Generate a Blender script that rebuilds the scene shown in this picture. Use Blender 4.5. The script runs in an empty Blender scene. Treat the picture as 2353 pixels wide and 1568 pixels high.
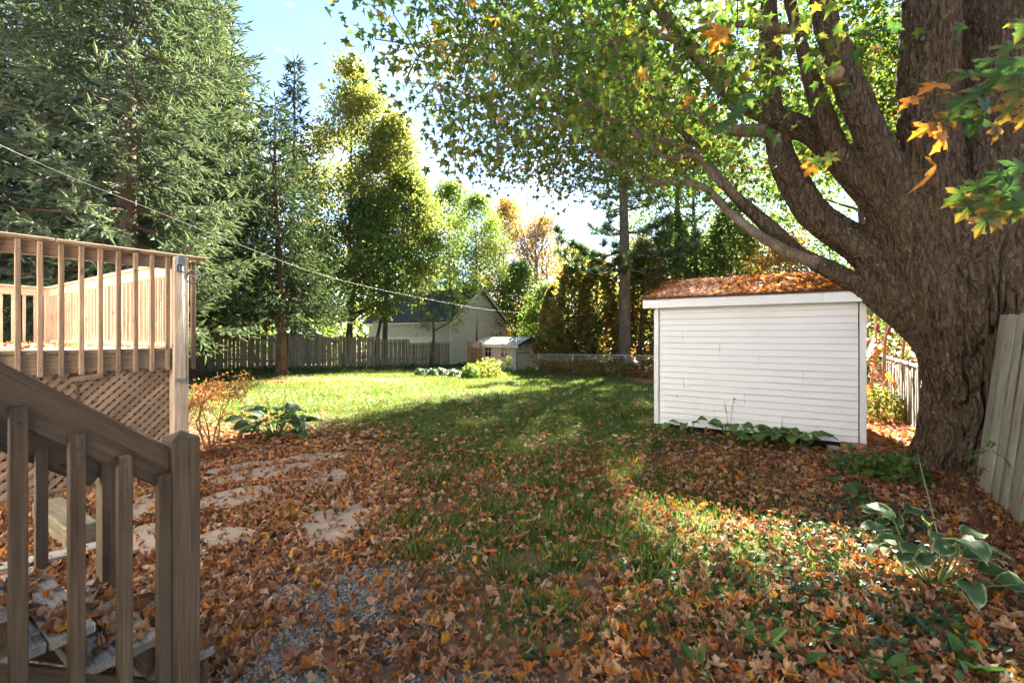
import bpy, math, random
import numpy as np
from mathutils import Vector, Matrix

# ---------------------------------------------------------------- camera, sky, sun, exposure
SC = bpy.context.scene
COL = SC.collection
F, CX, HY = 1045.3, 1176.0, 770.0          # focal length / centre column / horizon row of the 2352 px wide photograph
CAMZ = 1.62
cam_d = bpy.data.cameras.new('camera')
cam = bpy.data.objects.new('camera', cam_d)
COL.objects.link(cam)
cam.location = (0, 0, CAMZ)
cam.rotation_euler = (math.radians(90), 0, 0)
cam_d.sensor_width = 36
cam_d.lens = 16
cam_d.shift_y = -14 / 2352
cam_d.clip_start = 0.05
cam_d.clip_end = 600
cam_d.dof.use_dof = True
cam_d.dof.focus_distance = 8.5
cam_d.dof.aperture_fstop = 4.5
SC.camera = cam

SUN_AZ, SUN_EL = math.radians(19.7), math.radians(34.7)      # ahead, right of the view axis
SUNV = Vector((math.sin(SUN_AZ) * math.cos(SUN_EL), math.cos(SUN_AZ) * math.cos(SUN_EL), math.sin(SUN_EL)))
sun_d = bpy.data.lights.new('sun', 'SUN')
sun_d.energy = 5.0
sun_d.angle = math.radians(0.5)
sun_d.color = (1.0, 0.93, 0.80)
sun = bpy.data.objects.new('sun', sun_d)
COL.objects.link(sun)
sun.rotation_euler = SUNV.to_track_quat('Z', 'Y').to_euler()
sun.location = SUNV * 60

world = bpy.data.worlds.new('World')
SC.world = world
world.use_nodes = True
wn = world.node_tree.nodes
wl = world.node_tree.links
for n in list(wn):
    wn.remove(n)
w_out = wn.new('ShaderNodeOutputWorld')
w_bg = wn.new('ShaderNodeBackground')
w_bg.inputs['Strength'].default_value = 0.029
sky = wn.new('ShaderNodeTexSky')
sky.sky_type = 'NISHITA'
sky.sun_disc = False
sky.sun_elevation = SUN_EL
sky.sun_rotation = SUN_AZ
sky.air_density = 1.0
sky.dust_density = 0.1
sky.ozone_density = 1.6
w_tc = wn.new('ShaderNodeTexCoord')
w_map = wn.new('ShaderNodeMapping')
w_map.inputs['Scale'].default_value = (1.6, 1.6, 5.0)
w_no = wn.new('ShaderNodeTexNoise')
w_no.inputs['Scale'].default_value = 2.2
w_no.inputs['Detail'].default_value = 7
w_no.inputs['Roughness'].default_value = 0.62
w_rp = wn.new('ShaderNodeValToRGB')
w_rp.color_ramp.elements[0].position = 0.54
w_rp.color_ramp.elements[1].position = 0.72
w_mix = wn.new('ShaderNodeMixRGB')
w_mix.inputs['Color2'].default_value = (6.0, 6.1, 6.3, 1)
wl.new(w_tc.outputs['Generated'], w_map.inputs['Vector'])
wl.new(w_map.outputs[0], w_no.inputs['Vector'])
wl.new(w_no.outputs['Fac'], w_rp.inputs['Fac'])
wl.new(w_rp.outputs['Color'], w_mix.inputs['Fac'])
wl.new(sky.outputs[0], w_mix.inputs['Color1'])
wl.new(w_mix.outputs[0], w_bg.inputs['Color'])
wl.new(w_bg.outputs[0], w_out.inputs['Surface'])

SC.view_settings.view_transform = 'Standard'
SC.view_settings.look = 'None'
SC.view_settings.gamma = 1.0
SC.view_settings.use_curve_mapping = False
SC.view_settings.exposure = 3.85
SC.cycles.max_bounces = 8
SC.cycles.diffuse_bounces = 4
SC.cycles.glossy_bounces = 2
SC.cycles.transmission_bounces = 6
SC.cycles.transparent_max_bounces = 8
SC.cycles.sample_clamp_indirect = 6.0
SC.cycles.use_denoising = True

# ---------------------------------------------------------------- lot axes and measuring helpers
U = np.array([0.835, -0.551, 0.0]); U /= np.linalg.norm(U)      # across the lot
V = np.array([0.551, 0.835, 0.0]); V /= np.linalg.norm(V)      # down the lot, away from the house
Z3 = np.array([0.0, 0.0, 1.0])


def P(x, y, d):
    """world point seen at column x, row y at depth d"""
    return np.array([(x - CX) / F * d, d, CAMZ - (y - HY) / F * d])


def smooth(a, b, x):
    t = np.clip((np.asarray(x, float) - a) / (b - a), 0, 1)
    return t * t * (3 - 2 * t)


def hash3(i, j, k):
    h = (i.astype(np.int64) * 374761393 + j.astype(np.int64) * 668265263 + k.astype(np.int64) * 2147483647) & 0xFFFFFFFF
    h = ((h ^ (h >> 13)) * 1274126177) & 0xFFFFFFFF
    h = h ^ (h >> 16)
    return (h & 0xFFFF) / 65535.0


def vnoise(p):
    """value noise, p (n,3) -> (n,) 0..1"""
    p = np.asarray(p, float)
    i = np.floor(p).astype(np.int64)
    f = p - i
    f = f * f * (3 - 2 * f)
    r = 0
    for a in (0, 1):
        wa = f[:, 0] if a else 1 - f[:, 0]
        for b in (0, 1):
            wb = f[:, 1] if b else 1 - f[:, 1]
            for c in (0, 1):
                wc = f[:, 2] if c else 1 - f[:, 2]
                r = r + wa * wb * wc * hash3(i[:, 0] + a, i[:, 1] + b, i[:, 2] + c)
    return r


def fbm(p, o=3):
    r, a, s = 0, 0.5, 1.0
    for k in range(o):
        r = r + a * vnoise(np.asarray(p) * s + 17.3 * k)
        a *= 0.5
        s *= 2.03
    return r / (1 - 0.5 ** o)


def n2(x, y, s, seed=0.0):
    x = np.atleast_1d(np.asarray(x, float)); y = np.atleast_1d(np.asarray(y, float))
    return fbm(np.stack([x * s + seed, y * s - seed, np.full_like(x, seed * 1.7)], 1))


def gz(x, y):
    """height of the ground: level near the house, falling towards the back of the lot"""
    x = np.asarray(x, float); y = np.asarray(y, float)
    z = -0.55 * smooth(8, 22, 0.75 * y + 0.45 * x)
    return z + 0.018 * np.sin(x * 1.3 + 0.4) * np.cos(y * 1.1) * smooth(3, 6, y)


def G(x, y):
    """ground point seen at column x, row y"""
    d = CAMZ * F / (y - HY)
    for _ in range(25):
        z = float(gz((x - CX) / F * d, d))
        d = 0.5 * d + 0.5 * (CAMZ - z) * F / (y - HY)
    return np.array([(x - CX) / F * d, d, float(gz((x - CX) / F * d, d))])


# ---------------------------------------------------------------- objects
W = {}


def put(o, M=None, parent=None):
    M = M if M is not None else Matrix.Identity(4)
    COL.objects.link(o)
    W[o.name] = M
    if parent is not None:
        o.parent = parent
        o.matrix_parent_inverse = W[parent.name].inverted()
        if o.name.split('.')[0] in ('branch', 'crown', 'foliage', 'wire_mesh', 'plume'): o['kind'] = 'stuff'      # pieces too small to pick apart
    o.matrix_basis = M
    return o


def tag(o, label=None, cat=None, group=None, kind=None):
    if label: o['label'] = label
    if cat: o['category'] = cat
    if group: o['group'] = group
    if kind: o['kind'] = kind
    return o


def thing(name, label, cat, loc=(0, 0, 0), group=None, M=None):
    o = bpy.data.objects.new(name, None)
    o.empty_display_size = 0.2
    put(o, M if M is not None else Matrix.Translation(Vector(loc)))
    return tag(o, label, cat, group)


def mesh(name, verts, faces, mat=None, smooth_=False, attrs=None):
    """faces: list of integer arrays (m,k), or a list of index tuples"""
    me = bpy.data.meshes.new(name)
    verts = np.asarray(verts, np.float32).reshape(-1, 3)
    arrs = []
    loose = {}
    for f in faces:
        a = np.asarray(f)
        if a.ndim == 1:
            loose.setdefault(len(a), []).append(a)
        elif len(a):
            arrs.append(a)
    for k, l in loose.items():
        arrs.append(np.array(l))
    me.vertices.add(len(verts))
    me.vertices.foreach_set('co', verts.ravel())
    nl = sum(a.size for a in arrs)
    npoly = sum(len(a) for a in arrs)
    me.loops.add(nl)
    me.polygons.add(npoly)
    me.loops.foreach_set('vertex_index', np.concatenate([a.ravel() for a in arrs]).astype(np.int32))
    sizes = np.concatenate([np.full(len(a), a.shape[1]) for a in arrs])
    starts = np.concatenate([[0], np.cumsum(sizes)[:-1]]).astype(np.int32)
    me.polygons.foreach_set('loop_start', starts)
    me.polygons.foreach_set('use_smooth', np.full(npoly, bool(smooth_)))
    for n, v in (attrs or {}).items():
        at = me.attributes.new(n, 'FLOAT', 'POINT')
        at.data.foreach_set('value', np.asarray(v, np.float32))
    me.update(calc_edges=True)
    if mat: me.materials.append(mat)
    return me


def obj(name, verts, faces, mat, parent=None, smooth_=False, M=None, attrs=None):
    o = bpy.data.objects.new(name, mesh(name, verts, faces, mat, smooth_, attrs))
    return put(o, M, parent)


class MB:
    """collects pieces for ONE mesh"""
    def __init__(s):
        s.v, s.f, s.n, s.a = [], [], 0, []

    def add(s, v, faces, a=None):
        v = np.asarray(v, float).reshape(-1, 3)
        s.v.append(v)
        for f in faces:
            s.f.append(np.atleast_2d(np.asarray(f)) + s.n)
        s.n += len(v)
        s.a.append(np.full(len(v), 0.0) if a is None else np.broadcast_to(np.asarray(a, float), (len(v),)))
        return s

    def box(s, c, half, R=None):
        v, f = box_vf(*[2 * h for h in half])
        if R is not None: v = v @ np.asarray(R).T
        return s.add(v + np.asarray(c), [f])

    def tube(s, pts, rad, n=6, cap=True, **k):
        v, f = tube(pts, rad, n, cap)
        return s.add(v, f, **k)

    def build(s, name, mat, parent=None, smooth_=False, attr=None):
        by = {}
        for f in s.f:
            by.setdefault(f.shape[1], []).append(f)
        return obj(name, np.concatenate(s.v), [np.concatenate(l) for l in by.values()], mat, parent, smooth_,
                   attrs={attr: np.concatenate(s.a)} if attr else None)


def box_vf(lx, ly, lz):
    x, y, z = lx / 2, ly / 2, lz / 2
    v = np.array([[-x, -y, -z], [x, -y, -z], [x, y, -z], [-x, y, -z], [-x, -y, z], [x, -y, z], [x, y, z], [-x, y, z]])
    f = np.array([[0, 3, 2, 1], [4, 5, 6, 7], [0, 1, 5, 4], [1, 2, 6, 5], [2, 3, 7, 6], [3, 0, 4, 7]])
    return v, f


def bevel_box(lx, ly, lz, b):
    """24-vertex box with chamfered edges and corners"""
    vs, idx = [], {}
    h = (lx / 2, ly / 2, lz / 2)
    for sx in (-1, 1):
        for sy in (-1, 1):
            for sz in (-1, 1):
                for ax in range(3):
                    s = (sx, sy, sz)
                    p = [s[i] * (h[i] - (0 if i == ax else b)) for i in range(3)]
                    idx[(sx, sy, sz, ax)] = len(vs)
                    vs.append(p)
    q, t = [], []
    for ax in range(3):
        o1, o2 = [i for i in range(3) if i != ax]
        for sg in (-1, 1):
            ring = []
            for a, c in ((-1, -1), (1, -1), (1, 1), (-1, 1)):
                s = [0, 0, 0]; s[ax] = sg; s[o1] = a; s[o2] = c
                ring.append(idx[(s[0], s[1], s[2], ax)])
            q.append(ring)
        for a in (-1, 1):           # edges parallel to ax
            for c in (-1, 1):
                def I(e, k):
                    s = [0, 0, 0]; s[ax] = e; s[o1] = a; s[o2] = c
                    return idx[(s[0], s[1], s[2], k)]
                q.append([I(-1, o1), I(1, o1), I(1, o2), I(-1, o2)])
    for sx in (-1, 1):
        for sy in (-1, 1):
            for sz in (-1, 1):
                t.append([idx[(sx, sy, sz, k)] for k in range(3)])
    vs = np.array(vs)
    out = []
    for fs in (q, t):
        g = []
        for f in fs:
            p = vs[f]
            nrm = np.cross(p[1] - p[0], p[2] - p[0])
            g.append(f if np.dot(nrm, p.mean(0)) > 0 else f[::-1])
        out.append(np.array(g))
    return vs, out


_bc = {}


def board(name, p0, p1, w, t, side, mat, parent=None, b=0.003):
    """a sawn board from p0 to p1, width w along 'side', thickness t; grain runs along local X"""
    p0, p1, side = (np.asarray(a, float) for a in (p0, p1, side))
    ax = p1 - p0
    L = np.linalg.norm(ax)
    ax = ax / L
    side = side - ax * np.dot(side, ax)
    side /= np.linalg.norm(side)
    nz = np.cross(ax, side)
    key = (round(L, 3), round(w, 3), round(t, 3), b, mat.name)
    if key not in _bc:
        v, f = bevel_box(L, w, t, min(b, t * 0.3))
        _bc[key] = mesh(name, v, f, mat)
    o = bpy.data.objects.new(name, _bc[key])
    c = (p0 + p1) / 2
    M = Matrix(((ax[0], side[0], nz[0], c[0]), (ax[1], side[1], nz[1], c[1]), (ax[2], side[2], nz[2], c[2]), (0, 0, 0, 1)))
    return put(o, M, parent)


def catmull(pts, n=8):
    pts = np.asarray(pts, float)
    p = np.vstack([2 * pts[0] - pts[1], pts, 2 * pts[-1] - pts[-2]])
    out = []
    for i in range(1, len(p) - 2):
        for t in np.linspace(0, 1, n, endpoint=False):
            out.append(0.5 * ((2 * p[i]) + (-p[i - 1] + p[i + 1]) * t + (2 * p[i - 1] - 5 * p[i] + 4 * p[i + 1] - p[i + 2]) * t * t
                              + (-p[i - 1] + 3 * p[i] - 3 * p[i + 1] + p[i + 2]) * t ** 3))
    out.append(pts[-1])
    return np.array(out)


def frames(pts):
    pts = np.asarray(pts, float)
    T = np.gradient(pts, axis=0)
    T /= np.linalg.norm(T, axis=1)[:, None] + 1e-9
    a = np.array([1.0, 0, 0]) if abs(T[0][0]) < 0.8 else np.array([0, 1.0, 0])
    N = [a - T[0] * np.dot(a, T[0])]
    N[0] /= np.linalg.norm(N[0])
    for i in range(1, len(pts)):
        v = N[-1] - T[i] * np.dot(N[-1], T[i])
        N.append(v / (np.linalg.norm(v) + 1e-9))
    N = np.array(N)
    return T, N, np.cross(T, N)


def tube(pts, rad, n=6, cap=True, disp=None):
    pts = np.asarray(pts, float)
    m = len(pts)
    rad = np.broadcast_to(np.asarray(rad, float), (m,))
    T, N, B = frames(pts)
    th = np.linspace(0, 2 * np.pi, n, endpoint=False)
    R = np.repeat(rad[:, None], n, 1)
    if disp is not None:
        s = np.concatenate([[0], np.cumsum(np.linalg.norm(np.diff(pts, axis=0), axis=1))])
        R = R + disp(np.repeat(th[None, :], m, 0), np.repeat(s[:, None], n, 1), R)
    v = pts[:, None, :] + R[:, :, None] * (np.cos(th)[None, :, None] * N[:, None, :] + np.sin(th)[None, :, None] * B[:, None, :])
    v = v.reshape(-1, 3)
    i = np.arange(m - 1)[:, None] * n
    j = np.arange(n)[None, :]
    k = (j + 1) % n
    q = np.stack([i + j, i + k, i + n + k, i + n + j], -1).reshape(-1, 4)
    fs = [q]
    if cap:
        c0 = len(v)
        v = np.vstack([v, pts[0], pts[-1]])
        jj = np.arange(n)
        fs.append(np.stack([np.full(n, c0), (jj + 1) % n, jj], 1))
        fs.append(np.stack([np.full(n, c0 + 1), (m - 1) * n + jj, (m - 1) * n + (jj + 1) % n], 1))
    return v, fs


def basis(ydir, nrm):
    """(n,3,3) matrices with columns x,y,z ; y along ydir, z near nrm"""
    y = np.asarray(ydir, float)
    y = y / (np.linalg.norm(y, axis=1)[:, None] + 1e-9)
    z = np.asarray(nrm, float)
    z = z - y * np.sum(z * y, 1)[:, None]
    z = z / (np.linalg.norm(z, axis=1)[:, None] + 1e-9)
    x = np.cross(y, z)
    return np.stack([x, y, z], -1)


def scatter(tv, tf, R, S, T):
    """copies of a template joined into one vertex / face array"""
    tv = np.asarray(tv, float)
    n, k = len(T), len(tv)
    S = np.asarray(S, float)
    if S.ndim == 1: S = np.repeat(S[:, None], 3, 1)
    v = np.einsum('nij,nkj->nki', R, tv[None] * S[:, None, :]) + np.asarray(T)[:, None, :]
    off = (np.arange(n) * k)[:, None, None]
    return v.reshape(-1, 3), [(np.asarray(f)[None] + off).reshape(-1, np.asarray(f).shape[1]) for f in tf]


def rs(seed):
    return np.random.RandomState(seed)


def unit(r, n):
    v = r.normal(size=(n, 3))
    return v / np.linalg.norm(v, axis=1)[:, None]


# ---------------------------------------------------------------- materials
def new_mat(name):
    m = bpy.data.materials.new(name)
    m.use_nodes = True
    nt = m.node_tree
    b = nt.nodes['Principled BSDF']
    return m, nt, b


def ramp(nt, cols, pos=None, interp='LINEAR'):
    r = nt.nodes.new('ShaderNodeValToRGB')
    cr = r.color_ramp
    cr.interpolation = interp
    n = len(cols)
    pos = pos or [i / (n - 1) for i in range(n)]
    while len(cr.elements) < n:
        cr.elements.new(0.5)
    for e, c, p in zip(cr.elements, cols, pos):
        e.position = p
        e.color = (*c, 1)
    return r


def noise(nt, vec, scale, detail=4, rough=0.55):
    n = nt.nodes.new('ShaderNodeTexNoise')
    n.inputs['Scale'].default_value = scale
    n.inputs['Detail'].default_value = detail
    n.inputs['Roughness'].default_value = rough
    if vec is not None: nt.links.new(vec, n.inputs['Vector'])
    return n


def mixc(nt, fac, a, b, mode='MIX'):
    m = nt.nodes.new('ShaderNodeMixRGB')
    m.blend_type = mode
    for s, v in ((m.inputs['Fac'], fac), (m.inputs['Color1'], a), (m.inputs['Color2'], b)):
        if isinstance(v, (int, float)): s.default_value = v
        elif isinstance(v, tuple): s.default_value = (*v, 1)
        else: nt.links.new(v, s)
    return m.outputs[0]


def mathn(nt, op, a, b=0.0):
    m = nt.nodes.new('ShaderNodeMath')
    m.operation = op
    for s, v in zip(m.inputs, (a, b)):
        if isinstance(v, (int, float)): s.default_value = v
        else: nt.links.new(v, s)
    return m.outputs[0]


def bump(nt, b, h, strength=0.3, dist=0.01):
    n = nt.nodes.new('ShaderNodeBump')
    n.inputs['Strength'].default_value = strength
    n.inputs['Distance'].default_value = dist
    nt.links.new(h, n.inputs['Height'])
    nt.links.new(n.outputs[0], b.inputs['Normal'])


def mat_plain(name, col, rough=0.6, metal=0.0, var=0.12, scale=8, bumpy=0.0, dirt=None, spec=0.4):
    m, nt, b = new_mat(name)
    tc = nt.nodes.new('ShaderNodeTexCoord')
    n = noise(nt, tc.outputs['Object'], scale, 5)
    c = mixc(nt, n.outputs['Fac'], tuple(x * (1 - var) for x in col), tuple(min(1, x * (1 + var)) for x in col))
    if dirt:
        n_ = noise(nt, tc.outputs['Object'], scale * 0.35, 6, 0.7)
        r = ramp(nt, [(0, 0, 0), (1, 1, 1)], [0.5, 0.75])
        nt.links.new(n_.outputs['Fac'], r.inputs['Fac'])
        c = mixc(nt, mathn(nt, 'MULTIPLY', r.outputs[0], 0.6), c, dirt)
    nt.links.new(c, b.inputs['Base Color'])
    b.inputs['Roughness'].default_value = rough
    b.inputs['Metallic'].default_value = metal
    b.inputs['Specular IOR Level'].default_value = spec
    if bumpy: bump(nt, b, n.outputs['Fac'], bumpy, 0.01)
    return m


def mat_wood(name, c1, c2, c3=None, rough=0.75, grain=1.0, knots=True, moss=None):
    """sawn wood, grain along local X, each board a little different"""
    m, nt, b = new_mat(name)
    tc = nt.nodes.new('ShaderNodeTexCoord')
    oi = nt.nodes.new('ShaderNodeObjectInfo')
    add = nt.nodes.new('ShaderNodeVectorMath')
    add.operation = 'ADD'
    comb = nt.nodes.new('ShaderNodeCombineXYZ')
    r100 = mathn(nt, 'MULTIPLY', oi.outputs['Random'], 37.0)
    for i in range(3): nt.links.new(r100, comb.inputs[i])
    nt.links.new(tc.outputs['Object'], add.inputs[0])
    nt.links.new(comb.outputs[0], add.inputs[1])
    mp = nt.nodes.new('ShaderNodeMapping')
    mp.inputs['Scale'].default_value = (1.1, 26 * grain, 26 * grain)
    nt.links.new(add.outputs[0], mp.inputs['Vector'])
    g = noise(nt, mp.outputs[0], 1.6, 6, 0.65)
    rp = ramp(nt, [c1, c2], [0.32, 0.68])
    nt.links.new(g.outputs['Fac'], rp.inputs['Fac'])
    c = rp.outputs[0]
    mp2 = nt.nodes.new('ShaderNodeMapping')
    mp2.inputs['Scale'].default_value = (3.5, 150, 150)
    nt.links.new(add.outputs[0], mp2.inputs['Vector'])
    g2 = noise(nt, mp2.outputs[0], 1.0, 4, 0.6)
    rf = ramp(nt, [(0.55, 0.53, 0.5), (1.25, 1.25, 1.25)], [0.35, 0.6])
    nt.links.new(g2.outputs['Fac'], rf.inputs['Fac'])
    c = mixc(nt, 0.75, c, rf.outputs[0], 'MULTIPLY')
    st = noise(nt, add.outputs[0], 2.3, 5, 0.6)
    r2 = ramp(nt, [(0, 0, 0), (1, 1, 1)], [0.45, 0.72])
    nt.links.new(st.outputs['Fac'], r2.inputs['Fac'])
    c = mixc(nt, mathn(nt, 'MULTIPLY', r2.outputs[0], 0.55), c, c3 or tuple(x * 0.6 for x in c1))
    if knots:
        vo = nt.nodes.new('ShaderNodeTexVoronoi')
        vo.inputs['Scale'].default_value = 1.0
        mk = nt.nodes.new('ShaderNodeMapping')
        mk.inputs['Scale'].default_value = (3.0, 9.0, 9.0)
        nt.links.new(add.outputs[0], mk.inputs['Vector'])
        nt.links.new(mk.outputs[0], vo.inputs['Vector'])
        r3 = ramp(nt, [(1, 1, 1), (0, 0, 0)], [0.07, 0.14])
        nt.links.new(vo.outputs['Distance'], r3.inputs['Fac'])
        c = mixc(nt, mathn(nt, 'MULTIPLY', r3.outputs[0], 0.75), c, tuple(x * 0.22 for x in c1))
    if moss:
        mo = noise(nt, add.outputs[0], 1.3, 6, 0.7)
        r4 = ramp(nt, [(0, 0, 0), (1, 1, 1)], [0.48, 0.7])
        nt.links.new(mo.outputs['Fac'], r4.inputs['Fac'])
        c = mixc(nt, mathn(nt, 'MULTIPLY', r4.outputs[0], 0.7), c, moss)
    br = mathn(nt, 'ADD', mathn(nt, 'MULTIPLY', oi.outputs['Random'], 0.5), 0.75)
    c = mixc(nt, 1.0, c, br, 'MULTIPLY')
    nt.links.new(c, b.inputs['Base Color'])
    b.inputs['Roughness'].default_value = rough
    b.inputs['Specular IOR Level'].default_value = 0.25
    bump(nt, b, mathn(nt, 'ADD', g.outputs['Fac'], g2.outputs['Fac']), 0.5, 0.004)
    return m


def mat_leaf(name, cols, pos=None, trans=0.4, rough=0.5, patch=0.0, patch_cols=None, tcols_gain=1.5, spec=0.3, src='island',
             patch_scale=0.8, interp='LINEAR', edge=None):
    """thin leaf: diffuse + translucent + a little gloss; colour differs from leaf to leaf and in patches"""
    m, nt, b = new_mat(name)
    if src == 'island':
        ge = nt.nodes.new('ShaderNodeNewGeometry')
        rnd = ge.outputs['Random Per Island']
    else:
        rnd = nt.nodes.new('ShaderNodeObjectInfo').outputs['Random']
    rp = ramp(nt, cols, pos, interp)
    nt.links.new(rnd, rp.inputs['Fac'])
    c = rp.outputs[0]
    tc = nt.nodes.new('ShaderNodeTexCoord')
    if patch:
        n = noise(nt, tc.outputs['Object'], patch_scale, 3)
        r2 = ramp(nt, [(0, 0, 0), (1, 1, 1)], [0.5, 0.66])
        nt.links.new(n.outputs['Fac'], r2.inputs['Fac'])
        rp2 = ramp(nt, patch_cols)
        nt.links.new(rnd, rp2.inputs['Fac'])
        c = mixc(nt, mathn(nt, 'MULTIPLY', r2.outputs[0], patch), c, rp2.outputs[0])
    n3 = noise(nt, tc.outputs['Object'], 14, 3)
    c = mixc(nt, 0.35, c, mixc(nt, 1.0, c, n3.outputs['Fac'], 'MULTIPLY'))
    if edge:
        at = nt.nodes.new('ShaderNodeAttribute')
        at.attribute_name = 'edge'
        sp = noise(nt, tc.outputs['Object'], 38, 4, 0.7)
        sr = ramp(nt, [(0.45, 0.45, 0.45), (1.25, 1.25, 1.25)], [0.38, 0.58])
        nt.links.new(sp.outputs['Fac'], sr.inputs['Fac'])
        ef = nt.nodes.new('ShaderNodeMath'); ef.operation = 'MULTIPLY'; ef.use_clamp = True
        nt.links.new(at.outputs['Fac'], ef.inputs[0]); nt.links.new(sr.outputs[0], ef.inputs[1])
        c = mixc(nt, ef.outputs[0], c, edge)
    nt.links.new(c, b.inputs['Base Color'])
    b.inputs['Roughness'].default_value = rough
    b.inputs['Specular IOR Level'].default_value = spec
    tr = nt.nodes.new('ShaderNodeBsdfTranslucent')
    tcol = mixc(nt, 1.0, c, (tcols_gain * 1.1, tcols_gain * 1.1, tcols_gain * 0.6), 'MULTIPLY')
    nt.links.new(tcol, tr.inputs['Color'])
    mx = nt.nodes.new('ShaderNodeMixShader')
    mx.inputs['Fac'].default_value = trans
    nt.links.new(b.outputs[0], mx.inputs[1])
    nt.links.new(tr.outputs[0], mx.inputs[2])
    nt.links.new(mx.outputs[0], nt.nodes['Material Output'].inputs['Surface'])
    return m


def mat_bark(name, c1, c2, c3, scale=1.0, bstr=0.8, moss=None, lichen=None, plates=0):
    m, nt, b = new_mat(name)
    tc = nt.nodes.new('ShaderNodeTexCoord')
    mp = nt.nodes.new('ShaderNodeMapping')
    mp.inputs['Scale'].default_value = (14 * scale, 14 * scale, 3.2 * scale)
    nt.links.new(tc.outputs['Object'], mp.inputs['Vector'])
    n = noise(nt, mp.outputs[0], 1.5, 7, 0.7)
    rp = ramp(nt, [c1, c2, c3], [0.3, 0.5, 0.72])
    nt.links.new(n.outputs['Fac'], rp.inputs['Fac'])
    c = rp.outputs[0]
    n2_ = noise(nt, tc.outputs['Object'], 2.2, 6, 0.7)
    r2 = ramp(nt, [(0, 0, 0), (1, 1, 1)], [0.5, 0.68])
    nt.links.new(n2_.outputs['Fac'], r2.inputs['Fac'])
    c = mixc(nt, mathn(nt, 'MULTIPLY', r2.outputs[0], 0.6), c, moss or tuple(x * 1.5 for x in c3))
    nt.links.new(c, b.inputs['Base Color'])
    if lichen:
        n4 = noise(nt, tc.outputs['Object'], 16, 3, 0.6)
        n5 = noise(nt, tc.outputs['Object'], 1.7, 3, 0.6)
        r4 = ramp(nt, [(0, 0, 0), (1, 1, 1)], [0.63, 0.68])
        r5 = ramp(nt, [(0, 0, 0), (1, 1, 1)], [0.48, 0.60])
        nt.links.new(n4.outputs['Fac'], r4.inputs['Fac'])
        nt.links.new(n5.outputs['Fac'], r5.inputs['Fac'])
        c = mixc(nt, mathn(nt, 'MULTIPLY', r4.outputs[0], mathn(nt, 'MULTIPLY', r5.outputs[0], 0.75)), c, lichen)
        nt.links.new(c, b.inputs['Base Color'])
    b.inputs['Roughness'].default_value = 0.9
    b.inputs['Specular IOR Level'].default_value = 0.15
    h = n.outputs['Fac']
    if plates:
        wob = noise(nt, tc.outputs['Object'], 5, 4, 0.6)
        av = nt.nodes.new('ShaderNodeVectorMath'); av.operation = 'MULTIPLY_ADD'
        nt.links.new(wob.outputs['Color'], av.inputs[0])
        av.inputs[1].default_value = (.16, .16, .16)
        nt.links.new(tc.outputs['Object'], av.inputs[2])
        mv = nt.nodes.new('ShaderNodeMapping')
        mv.inputs['Scale'].default_value = (plates, plates, plates * .26)
        nt.links.new(av.outputs[0], mv.inputs['Vector'])
        vo = nt.nodes.new('ShaderNodeTexVoronoi'); vo.feature = 'DISTANCE_TO_EDGE'
        vo.inputs['Scale'].default_value = 1.0
        nt.links.new(mv.outputs[0], vo.inputs['Vector'])
        rv = ramp(nt, [(0, 0, 0), (.8, .8, .8), (1, 1, 1)], [0.0, 0.16, 0.4])
        nt.links.new(vo.outputs['Distance'], rv.inputs['Fac'])
        h = mathn(nt, 'ADD', mathn(nt, 'MULTIPLY', n.outputs['Fac'], .5), rv.outputs[0])
    bump(nt, b, h, bstr, 0.03 if plates else 0.02)
    return m

# ---------------------------------------------------------------- the materials of the place
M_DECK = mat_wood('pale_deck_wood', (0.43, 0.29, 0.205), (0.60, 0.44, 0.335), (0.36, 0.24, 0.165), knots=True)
M_DECKW = mat_wood('brown_deck_wood', (0.20, 0.125, 0.08), (0.36, 0.245, 0.165), (0.15, 0.10, 0.07), knots=True)  # darker brown deck tone, used on the front rail and lattice
M_POST = mat_wood('pale_post_wood', (0.34, 0.255, 0.19), (0.50, 0.395, 0.31), (0.28, 0.2, 0.145), knots=True)
M_STAIR = mat_wood('dark_old_wood', (0.075, 0.047, 0.029), (0.155, 0.102, 0.064), (0.045, 0.03, 0.02), knots=True, moss=(0.12, 0.092, 0.062))
M_TREAD = mat_wood('grey_tread_wood', (0.21, 0.185, 0.165), (0.34, 0.31, 0.28), (0.14, 0.12, 0.105), knots=False)
M_FENCE = mat_wood('grey_fence_wood', (0.18, 0.145, 0.10), (0.32, 0.265, 0.19), (0.11, 0.09, 0.065), knots=True, moss=(0.11, 0.125, 0.07))
M_FENCER = mat_wood('silver_fence_wood', (0.215, 0.20, 0.17), (0.335, 0.315, 0.27), (0.13, 0.12, 0.10), knots=True, moss=(0.16, 0.16, 0.11))
M_BROWNF = mat_wood('brown_fence_wood', (0.17, 0.10, 0.055), (0.28, 0.17, 0.10), knots=True)
M_WHITE = mat_plain('white_vinyl', (0.70, 0.705, 0.715), 0.42, var=0.03, scale=3, dirt=(0.58, 0.575, 0.56))
M_TRIM = mat_plain('white_aluminium_trim', (0.66, 0.66, 0.665), 0.35, var=0.03, scale=4, dirt=(0.5, 0.5, 0.5))
M_DARK = mat_plain('dark_void_wood', (0.035, 0.028, 0.022), 0.9)
M_BRICK = mat_plain('red_brick', (0.34, 0.145, 0.095), 0.9, var=0.3, scale=40, bumpy=0.4, dirt=(0.28, 0.22, 0.18))
M_BLOCK = mat_plain('grey_concrete', (0.32, 0.32, 0.32), 0.9, var=0.2, scale=40, bumpy=0.3)
M_STONE = mat_plain('sandy_flagstone', (0.28, 0.215, 0.16), 0.85, var=0.3, scale=9, bumpy=0.3, dirt=(0.20, 0.125, 0.08))
M_METAL = mat_plain('galvanised_steel', (0.45, 0.47, 0.48), 0.45, 0.7, var=0.1)
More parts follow.
